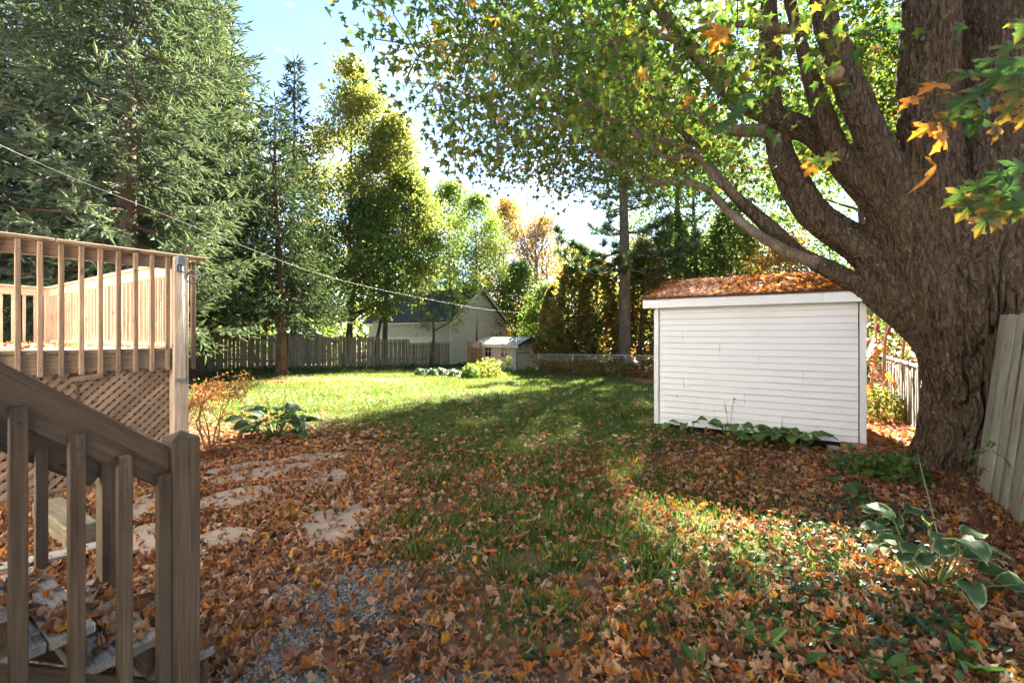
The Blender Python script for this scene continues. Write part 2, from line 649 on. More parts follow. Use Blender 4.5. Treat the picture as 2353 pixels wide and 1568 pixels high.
M_BLACK = mat_plain('black_plastic', (0.03, 0.032, 0.035), 0.45, var=0.2)
M_GREYP = mat_plain('grey_painted_metal', (0.16, 0.18, 0.20), 0.5, var=0.15)
M_ROPE = mat_plain('frayed_twine', (0.52, 0.43, 0.28), 0.9, var=0.25, scale=60)
M_WIRE = mat_plain('pale_wire', (0.20, 0.20, 0.195), 0.5, var=0.05)
M_ROOFB = mat_plain('blue_black_steel_roof', (0.022, 0.024, 0.032), 0.65, 0.0, var=0.2, scale=3)
M_ROOFG = mat_plain('pale_ribbed_roof', (0.42, 0.42, 0.38), 0.5, 0.2, var=0.15, scale=3, dirt=(0.25, 0.22, 0.17))
M_GREEN = mat_plain('dark_green_trim', (0.02, 0.075, 0.055), 0.5, var=0.1)
M_PAINT = mat_plain('old_white_paint', (0.56, 0.55, 0.50), 0.8, var=0.08, scale=5, dirt=(0.30, 0.28, 0.24), bumpy=0.2)
M_LOG = mat_plain('pale_block_paint', (0.48, 0.455, 0.40), 0.8, var=0.10, scale=5, dirt=(0.34, 0.30, 0.25))
M_GLASS = mat_plain('dark_window_glass', (0.012, 0.014, 0.018), 0.08, var=0.05, spec=0.6)
M_TARP = mat_plain('pale_blue_tarp', (0.42, 0.50, 0.58), 0.5, var=0.1, scale=4, bumpy=0.2)
M_NEEDLE = mat_leaf('fallen_needles', [(0.15, 0.048, 0.016), (0.23, 0.082, 0.027), (0.29, 0.125, 0.045)], trans=0.08, rough=0.9, spec=0.03)
LITTER = [(0.12, 0.054, 0.032), (0.25, 0.110, 0.058), (0.38, 0.190, 0.110), (0.46, 0.270, 0.175), (0.54, 0.350, 0.240),
          (0.31, 0.12, 0.045), (0.50, 0.165, 0.035), (0.56, 0.31, 0.065)]
LPOS = [0.0, 0.18, 0.36, 0.52, 0.66, 0.78, 0.90, 1.0]
M_LITTER = mat_leaf('fallen_maple_leaves', LITTER, LPOS, trans=0.22, rough=0.75, tcols_gain=1.2, spec=0.12)
M_LITTER1 = mat_leaf('single_fallen_leaf', LITTER, LPOS, trans=0.22, rough=0.62, tcols_gain=1.2, src='object', spec=0.12)
M_GRASS = mat_leaf('lawn_grass', [(0.046, 0.085, 0.014), (0.078, 0.130, 0.024), (0.118, 0.168, 0.038), (0.20, 0.19, 0.065)], [0, .45, .85, 1],
                   trans=0.38, rough=0.5, patch=0.55, patch_cols=[(0.12, 0.15, 0.035), (0.22, 0.24, 0.075)], patch_scale=0.45)
M_HOSTA = mat_leaf('hosta_leaf', [(0.06, 0.125, 0.055), (0.09, 0.165, 0.065)], trans=0.4, rough=0.5, src='object', edge=(0.42, 0.46, 0.26), spec=0.3)
M_HOSTAG = mat_leaf('green_hosta_leaf', [(0.11, 0.215, 0.045), (0.18, 0.30, 0.07)], trans=0.4, rough=0.4, src='object', spec=0.4)
M_HOSTAF = mat_leaf('far_hosta_leaf', [(0.04, 0.085, 0.040), (0.075, 0.13, 0.055)], trans=0.2, rough=0.5, spec=0.3)
M_WEED = mat_leaf('weed_leaf', [(0.04, 0.105, 0.025), (0.085, 0.17, 0.035), (0.13, 0.19, 0.04)], trans=0.35, rough=0.45)
M_IVY = mat_leaf('ground_cover_leaf', [(0.025, 0.065, 0.028), (0.05, 0.11, 0.045)], trans=0.2, rough=0.5, spec=0.35)
M_STEM = mat_plain('green_stem', (0.10, 0.16, 0.05), 0.6)
M_TWIG = mat_bark('thin_bark', (0.05, 0.034, 0.024), (0.10, 0.07, 0.05), (0.15, 0.11, 0.08), 2.0, 0.3)
M_TAN = mat_bark('tan_bark', (0.17, 0.10, 0.055), (0.27, 0.17, 0.10), (0.35, 0.23, 0.14), 2.0, 0.3)
M_BARK = mat_bark('maple_bark', (0.030, 0.021, 0.015), (0.10, 0.066, 0.043), (0.19, 0.135, 0.092), 1.6, 1.0, moss=(0.135, 0.105, 0.066), lichen=(0.30, 0.29, 0.24), plates=15)
M_BARKL = mat_bark('maple_limb_bark', (0.055, 0.038, 0.027), (0.135, 0.095, 0.068), (0.215, 0.165, 0.125), 1.6, 0.6, moss=(0.26, 0.23, 0.18))
M_SPBARK = mat_bark('spruce_bark', (0.04, 0.027, 0.02), (0.10, 0.07, 0.05), (0.17, 0.125, 0.09), 1.4, 0.7)

# ---------------------------------------------------------------- ground
STONES = [[(465, 1112), (550, 1084), (690, 1066), (735, 1069), (660, 1090), (520, 1114)],
          [(468, 1084), (560, 1066), (640, 1058), (680, 1060), (560, 1078), (480, 1094)],
          [(630, 1060), (700, 1044), (788, 1041), (800, 1052), (720, 1063)],
          [(692, 1212), (718, 1182), (812, 1163), (852, 1178), (832, 1218), (772, 1252), (712, 1246)],
          [(455, 1152), (520, 1130), (600, 1118), (628, 1134), (560, 1160), (468, 1176)],
          [(245, 1182), (330, 1142), (430, 1124), (442, 1150), (350, 1188), (270, 1214)],
          [(700, 1098), (780, 1080), (802, 1100), (765, 1120), (712, 1119)],
          [(255, 1236), (350, 1205), (432, 1214), (420, 1262), (300, 1282)],
          [(452, 1236), (520, 1215), (590, 1222), (570, 1250), (480, 1262)]]
STONES_W = [np.array([G(*p) for p in s]) for s in STONES]


def in_poly(x, y, poly):
    c = np.zeros(len(x), bool)
    j = len(poly) - 1
    for i in range(len(poly)):
        xi, yi, xj, yj = poly[i][0], poly[i][1], poly[j][0], poly[j][1]
        c ^= ((yi > y) != (yj > y)) & (x < (xj - xi) * (y - yi) / (yj - yi + 1e-12) + xi)
        j = i
    return c


def on_stone(x, y):
    r = np.zeros(len(x), bool)
    for s in STONES_W:
        r |= in_poly(x, y, s)
    return r


def in_shed(x, y):
    a = (x - 2.47) * U[0] + (y - 7.84) * U[1]
    b = (x - 2.47) * V[0] + (y - 7.84) * V[1]
    return (a > -0.05) & (a < 2.9) & (b > -0.02) & (b < 2.9)


def gravel_f(x, y):
    g = smooth(0.50, 0.60, n2(x, y, 1.9, 3.1))
    return g * smooth(0.35, -0.3, x) * smooth(3.5, 2.75, y) * smooth(-3.2, -2.4, x)


def litter_f(x, y):
    edge = x + 0.35 * (y - 4) + 0.5 * (n2(x, y, 1.1, 5) - 0.5)
    f = 1 - 0.72 * smooth(-1.25, -0.45, edge)
    f = f + 0.30 * smooth(1.6, 2.6, x)
    fall = smooth(7.9, 5.0, y + 0.25 * np.minimum(x, 0) + 1.2 * (n2(x, y, 0.9, 9) - 0.5) - 0.35 * np.clip(x - 1.5, 0, 2))
    f = f + .55 * smooth(3.2, 2.5, y) * smooth(-.3, .4, x)
    f = f * fall + 0.055 * smooth(14.5, 7, y) + 0.006
    f = np.where(on_stone(x, y), f * 0.20, f)
    f = f * (1 - 0.62 * gravel_f(x, y))
    f = f * (0.65 + 0.7 * n2(x, y, 3.0, 2.2))
    return np.where(in_shed(x, y), 0, f)


def needle_f(x, y):
    """orange needles behind the shed on the right and on the bare patch under the spruces"""
    a = smooth(5.0, 5.8, x) * smooth(5.4, 6.4, y)
    b = smooth(1.0, 0.4, np.hypot((x + 6.2) / 4.2, (y - 16.6) / 2.3)) * smooth(0.36, 0.55, n2(x, y, 0.7, 4))
    return np.maximum(a, b)


def lawn_f(x, y):
    far = smooth(6.2, 7.6, y + 0.25 * np.minimum(x, 0) + 0.9 * (n2(x, y, 0.9, 7) - 0.5))
    near = smooth(0.33, 0.52, n2(x, y, 1.5, 1.2)) * smooth(-1.25, -0.4, x + 0.35 * (y - 4)) * smooth(3.6, 2.0, x) * smooth(2.25, 2.7, y) * 1.0
    l = np.maximum(far, near) * (1 - needle_f(x, y))
    l = l * smooth(5.2, 4.4, x * 1.0 - 0.12 * y) * (1 - 0.65 * smooth(20.0, 22.0, 0.835 * y - 0.551 * x))
    return np.where(in_shed(x, y) | on_stone(x, y), 0, l)


gx = np.concatenate([-np.geomspace(9, 260, 26)[::-1], np.arange(-8.9, 8.95, 0.15), np.geomspace(9, 260, 26)])
gy = np.concatenate([-np.geomspace(1, 260, 14)[::-1], np.arange(-0.9, 15, 0.15), np.arange(15, 40, 0.5), np.geomspace(40, 300, 16)])
GX, GY = np.meshgrid(gx, gy)
gxx, gyy = GX.ravel(), GY.ravel()
gzz = gz(gxx, gyy) + 0.03 * (n2(gxx, gyy, 1.4, 11) - 0.5) * smooth(2, 3, gyy)
nx, ny = len(gx), len(gy)
ii = (np.arange(ny - 1)[:, None] * nx + np.arange(nx - 1)[None, :]).ravel()
m_ground, nt, b = new_mat('ground_soil')
tc = nt.nodes.new('ShaderNodeTexCoord')


def attr(n):
    a = nt.nodes.new('ShaderNodeAttribute')
    a.attribute_name = n
    return a.outputs['Fac']


gn = noise(nt, tc.outputs['Object'], 9, 7, 0.7)
gn2 = noise(nt, tc.outputs['Object'], 60, 4, 0.6)
soil = ramp(nt, [(0.045, 0.028, 0.018), (0.12, 0.065, 0.038), (0.20, 0.115, 0.07)], [0.3, 0.5, 0.7])
nt.links.new(gn.outputs['Fac'], soil.inputs['Fac'])
turf = ramp(nt, [(0.050, 0.075, 0.018), (0.09, 0.12, 0.032), (0.15, 0.14, 0.055)], [0.3, 0.52, 0.75])
nt.links.new(gn.outputs['Fac'], turf.inputs['Fac'])
grav = ramp(nt, [(0.09, 0.082, 0.075), (0.18, 0.168, 0.155), (0.28, 0.265, 0.245)], [0.35, 0.5, 0.65])
nt.links.new(gn2.outputs['Fac'], grav.inputs['Fac'])
need = ramp(nt, [(0.16, 0.055, 0.02), (0.32, 0.13, 0.045), (0.42, 0.20, 0.085)], [0.35, 0.5, 0.65])
nt.links.new(gn2.outputs['Fac'], need.inputs['Fac'])
c = mixc(nt, attr('lawn'), soil.outputs[0], turf.outputs[0])
c = mixc(nt, attr('gravel'), c, grav.outputs[0])
c = mixc(nt, attr('needle'), c, need.outputs[0])
nt.links.new(c, b.inputs['Base Color'])
b.inputs['Roughness'].default_value = 0.95
b.inputs['Specular IOR Level'].default_value = 0.1
bump(nt, b, gn2.outputs['Fac'], 0.6, 0.01)
ground = obj('ground', np.stack([gxx, gyy, gzz], 1), [np.stack([ii, ii + 1, ii + nx + 1, ii + nx], 1)], m_ground, smooth_=True,
             attrs={'lawn': lawn_f(gxx, gyy), 'gravel': gravel_f(gxx, gyy), 'needle': needle_f(gxx, gyy)})
tag(ground, 'yard ground of soil, turf and gravel under fallen leaves', None, kind='structure')

r = rs(5)
for s in STONES_W:
    k = len(s)
    c0 = s.mean(0)
    # rounded outline
    ring = catmull(np.vstack([s, s[:1]]), 3)[:-1]
    ring = ring + r.normal(0, 0.008, ring.shape) * [1, 1, 0]
    m = len(ring)
    top, mid, bot = ring.copy(), ring.copy(), ring.copy()
    zt = ring[:, 2].mean() + 0.018
    top[:, :2] = c0[:2] + (ring[:, :2] - c0[:2]) * 0.97
    top[:, 2] = zt + 0.006
    mid[:, 2] = zt
    bot[:, 2] = zt - 0.08
    v = np.vstack([top, mid, bot, [[c0[0], c0[1], zt + 0.010]]])
    j = np.arange(m); j1 = (j + 1) % m
    sgn = 1 if np.cross(ring[1, :2] - c0[:2], ring[2, :2] - c0[:2]) > 0 else -1
    f1 = np.stack([np.full(m, 3 * m), j, j1], 1)
    f2 = np.stack([j, j + m, j1 + m, j1], 1)
    f3 = np.stack([j + m, j + 2 * m, j1 + 2 * m, j1 + m], 1)
    fs = [f1, np.vstack([f2, f3])]
    if sgn < 0: fs = [f[:, ::-1] for f in fs]
    obj('flagstone', v, fs, M_STONE, ground)


def bx_oriented(c, su, sv, sz):
    """box aligned with the lot axes, c = centre of its base"""
    v, f = box_vf(su, sv, sz)
    v = v[:, :1] * U + v[:, 1:2] * V + v[:, 2:] * Z3 + np.asarray(c) + Z3 * sz / 2
    return v, f


# ---------------------------------------------------------------- the house the deck and the steps belong to (behind the camera)
H0 = V * -1.45
house = thing('house', 'pale sided house that the deck and the wooden steps lead up to', 'house', H0)
v, f = bx_oriented(H0 - U * 3.0 - V * 4.0, 19.0, 8.0, 5.6)
obj('wall', v, [f], mat_plain('pale_siding', (0.78, 0.77, 0.75), 0.7, var=0.05, scale=2), house)
for k in range(27):
    board('siding_board', H0 - U * 12.5 + V * 0.012 + Z3 * (0.32 + 0.2 * k), H0 + U * 6.5 + V * 0.012 + Z3 * (0.32 + 0.2 * k), 0.19, 0.02, Z3 + V * 0.06, bpy.data.materials['pale_siding'], house, b=0.002)
for sg in (-1, 1):
    e = H0 - V * 4.0 + V * sg * 4.6
    a = [e - U * 12.9 + Z3 * 5.5, e + U * 6.9 + Z3 * 5.5, H0 - V * 4.0 + U * 6.9 + Z3 * 8.2, H0 - V * 4.0 - U * 12.9 + Z3 * 8.2]
    q = [x - Z3 * 0.12 for x in a]
    fs = np.array([[0, 1, 2, 3], [7, 6, 5, 4], [0, 4, 5, 1], [1, 5, 6, 2], [2, 6, 7, 3], [3, 7, 4, 0]])
    obj('roof_slope', np.array(a + q), [fs if sg > 0 else fs[:, ::-1]], M_DARK, house)
for uu, ww, zz, hh in ((-8.5, 1.8, 1.6, 2.1), (-3.0, 0.95, 1.2, 2.05), (1.5, 1.4, 1.5, 1.3), (-1.5, 1.2, 3.7, 1.2), (-9, 1.2, 3.9, 1.2)):
    o = H0 + U * uu + V * 0.035 + Z3 * zz
    wnd = board('window_frame', o + Z3 * 0, o + Z3 * hh, ww + 0.16, 0.03, U, M_TRIM, house)
    v, f = bx_oriented(o + V * 0.02 + Z3 * 0.06, ww, 0.02, hh - 0.12)
    obj('pane', v, [f], M_GLASS, wnd)

# ---------------------------------------------------------------- white shed
A0 = np.array([2.47, 7.84, 0.0])           # front left corner of its wall (towards the yard), on the ground
SL, SD, SB, ST = 2.86, 2.86, 0.12, 2.09    # length, depth, bottom and top of the siding
shed = thing('garden_shed', 'white vinyl sided garden shed with needle covered roof under the big maple', 'shed', A0)
ctr = A0 + U * SL / 2 + V * SD / 2
v, f = bx_oriented(ctr + Z3 * SB, SL - 0.05, SD - 0.05, ST - SB - 0.01)
obj('wall_body', v, [f], M_DARK, shed)
v, f = bx_oriented(ctr + Z3 * 0.02, SL - 0.35, SD - 0.35, 0.11)
obj('floor_frame', v, [f], M_DARK, shed)


def lap_panel(o, du, dn, L, zb, ch, n, proud=0.021):
    """n clapboard courses of height ch as one vinyl panel: profile extruded along du, dn = outward"""
    prof = []
    for i in range(n):
        z = zb + i * ch
        prof += [(proud * 0.15, z + 0.0005), (proud, z + 0.001), (proud * 0.97, z + 0.010), (proud * 0.12, z + ch - 0.013), (-0.008, z + ch - 0.0125), (-0.008, z + ch - 0.0002)]
    pts = [o + dn * a + Z3 * z for a, z in prof]
    k = len(pts)
    v = np.array(pts + [p + du * L for p in pts])
    f = [[i, k + i, k + i + 1, i + 1] for i in range(k - 1)]
    e0 = o - dn * 0.006 + Z3 * zb
    v = np.vstack([v, e0, e0 + Z3 * n * ch, e0 + du * L, e0 + du * L + Z3 * n * ch])
    tri = []
    for i in range(k - 1):
        tri.append([2 * k, i, i + 1]); tri.append([2 * k + 2, k + i + 1, k + i])
    return v, [np.array(f), np.array(tri)]


NP = 10
PH = (ST - SB) / NP
seams = {2: .13, 3: .305, 4: .495, 5: .705, 6: .135, 7: .425, 8: .28, 9: .18}
CW = 0.075
for face in range(4):
    if face == 0: o, du, dn, L = A0, U, -V, SL
    elif face == 1: o, du, dn, L = A0 + U * SL, V, U, SD
    elif face == 2: o, du, dn, L = A0 + U * SL + V * SD, -U, V, SL
    else: o, du, dn, L = A0 + V * SD, -V, -U, SD
    for row in range(NP):
        zb = ST - (row + 1) * PH
        cuts = [CW]
        if face == 0 and row in seams:
            s = seams[row]
            t = s / 6.27 / ((1 - s) / 7.84 + s / 6.27)
            cuts.append(t * L)
        cuts.append(L - CW)
        for a, e in zip(cuts[:-1], cuts[1:]):
            off = 0.0012 if a > CW else 0
            v, fs = lap_panel(o + du * (a + (0.002 if a > CW else 0)) + dn * off, du, dn, e - a - (0.001 if e < L - CW else 0), zb, PH / 2, 2)
            obj('siding_panel', v, fs, M_WHITE, shed)
for i, (cu, cv) in enumerate(((0, 0), (1, 0), (0, 1), (1, 1))):
    c = A0 + U * (cu * SL) + V * (cv * SD)
    su, sv = (-1 if cu == 0 else 1), (-1 if cv == 0 else 1)
    pc = c - U * su * CW / 2 - V * sv * CW / 2 + U * su * 0.018 + V * sv * 0.018
    board('corner_trim', pc + Z3 * (SB - 0.01), pc + Z3 * ST, CW + 0.002, CW + 0.002, U, M_WHITE, shed, b=0.004)
# small hole with a dark plug in the siding
hp = A0 + U * 0.36 - V * 0.012 + Z3 * 0.60
v, fs = tube([hp, hp - V * 0.01], 0.012, 8)
obj('siding_hole', v, fs, M_BLACK, shed)
# roof: ridge along U, eaves overhang
OV, OE = 0.15, 0.20
ZE, ZR = 2.225, 2.68
E0 = A0 - U * OV
RL = SL + 2 * OV


def roof_slab(o, L, e_in, e_out, zr, ze, t, ctrv):
    """one slope: from the ridge line (centre) to the eave"""
    a = o + V * ctrv
    p = [a + Z3 * zr, a + U * L + Z3 * zr, a + U * L + V * e_out + Z3 * ze, a + V * e_out + Z3 * ze]
    q = [x - Z3 * t for x in p]
    v = np.array(p + q)
    f = np.array([[0, 1, 2, 3], [7, 6, 5, 4], [0, 4, 5, 1], [1, 5, 6, 2], [2, 6, 7, 3], [3, 7, 4, 0]])
    if e_out < 0: f = f[:, ::-1]
    return v, [f]


M_SHING = mat_plain('brown_shingles', (0.10, 0.065, 0.045), 0.95, var=0.4, scale=20, bumpy=0.4)
for sg, nm in ((-1, 'roof_slope'), (1, 'roof_slope')):
    v, fs = roof_slab(E0, RL, 0, sg * (SD / 2 + OE), ZR, ZE, 0.03, SD / 2)
    obj(nm, v, fs, M_SHING, shed)
for sg in (-1, 1):
    e = E0 + V * (SD / 2 + sg * (SD / 2 + OE))
    # fascia in two lengths, joint as in the photograph
    cut = 0.80 * RL
    d_ = V * sg * 0.008
    board('fascia', e + d_ + Z3 * 2.145 , e + d_ + U * (cut - 0.002) + Z3 * 2.145, 0.135, 0.018, Z3, M_TRIM, shed, b=0.002)
    board('fascia', e + d_ * 1.2 + U * cut + Z3 * 2.145, e + d_ * 1.2 + U * RL + Z3 * 2.145, 0.135, 0.018, Z3, M_TRIM, shed, b=0.002)
    board('drip_edge', e + V * sg * 0.014 + Z3 * 2.222, e + V * sg * 0.014 + U * RL + Z3 * 2.222, 0.030, 0.012, V, M_GREYP, shed, b=0.002)
    s0 = A0 + V * (SD / 2 + sg * (SD / 2 + OE / 2))
    board('soffit', s0 - U * OV + Z3 * 2.092, s0 + U * (SL + OV) + Z3 * 2.092, OE - 0.014, 0.012, V, M_TRIM, shed, b=0.001)
for k in range(12):
    q = A0 - V * (OE - 0.012) + U * (0.2 + k * 0.235) + Z3 * 2.083
    v, f = bx_oriented(q, 0.035, 0.012, 0.006)
    obj('vent_slot', v, [f], M_BLACK, shed)
# gable ends
for k, (o, s) in enumerate(((A0, -1), (A0 + U * SL, 1))):
    a, b_, c = o + Z3 * ST, o + V * SD + Z3 * ST, o + V * SD / 2 + Z3 * (ZR - 0.04)
    v = np.array([a, b_, c, a + U * s * 0.01, b_ + U * s * 0.01, c + U * s * 0.01])
    obj('gable_panel', v, [np.array([[0, 1, 2], [3, 4, 5]]), np.array([[0, 1, 4, 3], [1, 2, 5, 4], [2, 0, 3, 5]])], M_WHITE, shed)
    for sg in (-1, 1):
        o2 = o + U * s * (OV - 0.01)
        board('rake_trim', o2 + V * (SD / 2 + sg * (SD / 2 + OE)) + Z3 * (ZE - 0.055), o2 + V * SD / 2 + Z3 * (ZR - 0.055), 0.10, 0.016, Z3, M_TRIM, shed, b=0.002)

# loose bricks holding up the near corner of the shed
bc0 = A0 + U * 2.86 - V * 0.02
bricks = [(-0.36, -0.05, 0.0, 4, 'grey concrete block lying leftmost among the bricks under the white shed', M_BLOCK),
          (-0.21, -0.06, 0.0, -8, 'red brick on the ground beneath the tilted one at the shed corner', M_BRICK),
          (-0.20, -0.05, 0.066, 7, 'reddish brick laid on top at the left of the pile under the shed', M_BRICK),
          (-0.04, -0.09, 0.0, 3, 'red brick with a round hole lying lowest at the shed corner', M_BRICK),
          (-0.05, -0.06, 0.066, -5, 'short red brick standing on the holed brick under the shed corner', M_BRICK),
          (0.10, 0.02, 0.0, 12, 'brown brick pushed furthest right under the shed corner', M_BRICK)]
for bu, bv, bz, rot, lab, mt in bricks:
    c = bc0 + U * bu + V * bv
    z0 = float(gz(c[0], c[1])) + bz
    v, fs = bevel_box(0.145, 0.095, 0.064, 0.006)
    a = math.radians(rot) + math.atan2(U[1], U[0])
    M = Matrix.Translation(Vector((c[0], c[1], z0 + 0.036))) @ Matrix.Rotation(a, 4, 'Z')
    tag(obj('brick', v, fs, mt, M=M), lab, 'brick', 'loose bricks under the shed corner')

# ---------------------------------------------------------------- wooden deck
C0 = np.array([-4.01, 5.34, 0.0])          # where the front rail meets the corner post
FZ = 1.474                                  # deck floor
RT = 2.575                                  # top of the cap rail
FL = 3.6                                    # length of front rail
deck = thing('wooden_deck', 'raised wooden deck with railing and lattice skirt on the left', 'deck', C0)
SR = 6.0                                    # length of side rail along -U
# floor boards along U (they run away from the front rail)
nb = 24
for i in range(nb):
    o = C0 - V * (0.02 + (i + 0.5) * 0.145)
    board('floor_board', o - U * 0.03 + Z3 * (FZ - 0.018), o - U * SR + Z3 * (FZ - 0.018), 0.139, 0.034, V, M_DECK, deck)
# front fascia, rim and rails (plane along V, outward +U)
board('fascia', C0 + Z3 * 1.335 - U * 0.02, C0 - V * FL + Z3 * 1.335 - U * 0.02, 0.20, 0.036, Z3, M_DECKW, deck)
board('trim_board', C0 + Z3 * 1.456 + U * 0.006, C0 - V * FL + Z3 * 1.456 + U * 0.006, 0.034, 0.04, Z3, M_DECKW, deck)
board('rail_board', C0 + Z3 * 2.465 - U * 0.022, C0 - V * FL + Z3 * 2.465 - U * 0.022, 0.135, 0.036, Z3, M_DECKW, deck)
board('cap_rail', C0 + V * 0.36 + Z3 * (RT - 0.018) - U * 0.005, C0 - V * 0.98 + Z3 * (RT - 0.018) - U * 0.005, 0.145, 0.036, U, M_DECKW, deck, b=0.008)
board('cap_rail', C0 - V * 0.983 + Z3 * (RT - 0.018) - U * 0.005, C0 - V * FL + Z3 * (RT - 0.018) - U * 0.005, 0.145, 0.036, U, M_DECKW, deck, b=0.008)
for k in range(22):
    o = C0 - V * (0.036 + k * 0.1496) + U * (0.026 if True else 0)
    bo = board('baluster', o + Z3 * 1.215, o + Z3 * 2.535, 0.040, 0.040, V, M_DECKW, deck, b=0.004)
    for zz in (2.48, 2.43, 1.38, 1.28):       # screws
        if k < 10:
            q = o + U * 0.0198 + Z3 * zz
            v, f = bx_oriented(q, 0.003, 0.008, 0.008)
            obj('screw', v, [f], M_BLACK, bo)
pc = C0 + V * 0.085 + U * 0.01
board('corner_post', pc + Z3 * 0.02, pc + Z3 * 2.54, 0.15, 0.14, V, M_POST, deck, b=0.006)
oc = C0 + V * 0.245 - U * 0.02
board('baluster', oc + Z3 * 1.21, oc + Z3 * 2.51, 0.045, 0.04, V, M_DECKW, deck, b=0.004)
# side rail along -U
S0 = C0 + V * 0.17
board('fascia', S0 + V * 0.02 - U * 0.07 + Z3 * 1.335, S0 + V * 0.02 - U * SR + Z3 * 1.335, 0.20, 0.036, Z3, M_DECKW, deck)
board('rail_board', S0 - U * 0.07 + Z3 * 2.44, S0 - U * SR + Z3 * 2.44, 0.135, 0.036, Z3, M_DECK, deck)
board('cap_rail', S0 - U * 0.07 + Z3 * 2.527, S0 - U * (SR + 0.07) + Z3 * 2.527, 0.14, 0.034, V, M_DECK, deck, b=0.006)
board('base_rail', S0 - U * 0.07 + Z3 * (FZ + 0.03), S0 - U * SR + Z3 * (FZ + 0.03), 0.06, 0.03, Z3, M_DECK, deck)
for k in range(36):
    o = S0 + V * 0.04 - U * (0.14 + k * 0.160)
    board('baluster', o + Z3 * 1.25, o + Z3 * 2.49, 0.034, 0.034, V, M_DECK, deck, b=0.003)
# far corner and third side along -V
S1 = S0 - U * SR
board('rail_post', S1 + Z3 * 0.0 - V * 0.0, S1 + Z3 * 2.505, 0.14, 0.14, V, M_DECK, deck, b=0.005)
board('rail_board', S1 - V * 0.07 + Z3 * 2.44, S1 - V * 4.5 + Z3 * 2.44, 0.135, 0.036, Z3, M_DECK, deck)
board('cap_rail', S1 - V * 0.07 + Z3 * 2.527, S1 - V * 4.5 + Z3 * 2.527, 0.14, 0.034, U, M_DECK, deck, b=0.006)
for k in range(30):
    o = S1 - U * 0.04 - V * (0.19 + k * 0.145)
    board('baluster', o + Z3 * 1.25, o + Z3 * 2.49, 0.038, 0.038, V, M_DECK, deck, b=0.003)
# lattice skirt: two layers of slats, two panels with a seam
zl0, zl1 = 0.06, 1.232
LAT = C0 - U * 0.05
panels = [(0.0, 0.80), (0.806, 2.30), (2.306, 3.6)]
for pi, (s0, s1) in enumerate(panels):
    w_, h_ = s1 - s0, zl1 - zl0
    sp = 0.070 if pi else 0.064
    for layer in (0, 1):
        n = int((w_ + h_) / (sp * 1.414)) + 1
        for k in range(n):
            cc = (k + 0.5) * sp * 1.414          # line  s + z = cc  or  s - z = cc - h
            if layer == 0:                       # rises towards the corner post (away): s = cc - ... s measured from the post
                a = (min(cc, w_), max(0.0, cc - w_))
                e = (max(0.0, cc - h_), min(cc, h_))
            else:
                a = (max(0.0, cc - h_), max(0.0, h_ - cc))
                e = (min(w_, cc), h_ - max(0.0, cc - w_))
            if abs(a[0] - e[0]) < 0.05: continue
            off = -U * (0.0 if layer == 0 else 0.0085)
            pa = LAT + off - V * (s0 + a[0]) + Z3 * (zl0 + a[1])
            pe = LAT + off - V * (s0 + e[0]) + Z3 * (zl0 + e[1])
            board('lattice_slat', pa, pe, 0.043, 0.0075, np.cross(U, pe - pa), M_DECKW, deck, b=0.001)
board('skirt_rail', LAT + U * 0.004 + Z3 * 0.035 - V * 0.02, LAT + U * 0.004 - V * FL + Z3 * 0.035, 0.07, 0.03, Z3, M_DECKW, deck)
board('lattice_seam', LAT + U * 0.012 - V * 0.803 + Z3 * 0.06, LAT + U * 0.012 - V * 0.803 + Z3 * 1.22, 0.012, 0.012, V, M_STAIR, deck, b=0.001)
board('block_piece', LAT + U * 0.03 - V * 0.60 + Z3 * 1.20, LAT + U * 0.03 - V * 0.86 + Z3 * 1.165, 0.05, 0.03, Z3, M_DECKW, deck)
# side skirt below the far rail
v, f = bx_oriented(S0 - U * SR / 2 + V * 0.0 + Z3 * 0.02, SR - 0.2, 0.02, 1.2)
obj('side_skirt', v, [f], M_STAIR, deck)

# clothesline pulley on the deck's corner post
pf = pc + U * 0.07                          # face of the post
cp = thing('clothesline_pulley', 'grey clothesline lift pole with black pulley wheel on the deck post', 'clothesline pulley', pf + Z3 * 1.2)
h0 = pf + U * 0.045 - V * 0.03
m = MB()
pr = [(-0.028, 2.44), (-0.028, 2.53), (-0.02, 2.548), (0.03, 2.55), (0.045, 2.535), (0.045, 2.44)]
pv = np.array([h0 - V * 0.005 + V * a + Z3 * (z - 0) + U * s for s in (-0.04, 0.035) for a, z in pr])
k = len(pr)
m.add(pv, [[list(range(k))[::-1]], [list(range(k, 2 * k))], [[i, (i + 1) % k, k + (i + 1) % k, k + i] for i in range(k)]])
m.build('pulley_housing', M_GREYP, cp)
p_top = h0 + U * 0.0 + Z3 * 2.44 + V * 0.015
p_bot = pf + U * 0.045 + V * 0.035 + Z3 * 1.10
MB().tube(np.array([p_top, p_top * 0.5 + p_bot * 0.5, p_bot]), 0.011, 10).build('lift_pole', M_METAL, cp, True)
v, f = bx_oriented(pf + U * 0.03 + V * 0.005 + Z3 * 1.085, 0.06, 0.10, 0.03)
obj('lower_bracket', v, [f], M_GREYP, cp)
MB().tube([pf + U * 0.015 - V * 0.06 + Z3 * 1.10, pf + U * 0.05 - V * 0.06 + Z3 * 1.10], 0.02, 10).build('bracket_knob', M_GREYP, cp)
wc = P(441, 637, 5.36) + U * 0.05
a0 = h0 + Z3 * 2.385 + U * 0.01 - V * 0.01
m = MB()
for dz in (-0.012, 0.012):
    m.tube([a0 + Z3 * (0.02 + dz) , wc + Z3 * dz], 0.006, 6)
m.box(a0 + Z3 * 0.01, (0.02, 0.02, 0.035))
m.build('pulley_arm', M_BLACK, cp)
MB().tube([a0 - V * 0.03 - Z3 * 0.02, a0 - V * 0.03 + Z3 * 0.05], 0.014, 8).build('pole_clamp', M_GREYP, cp)
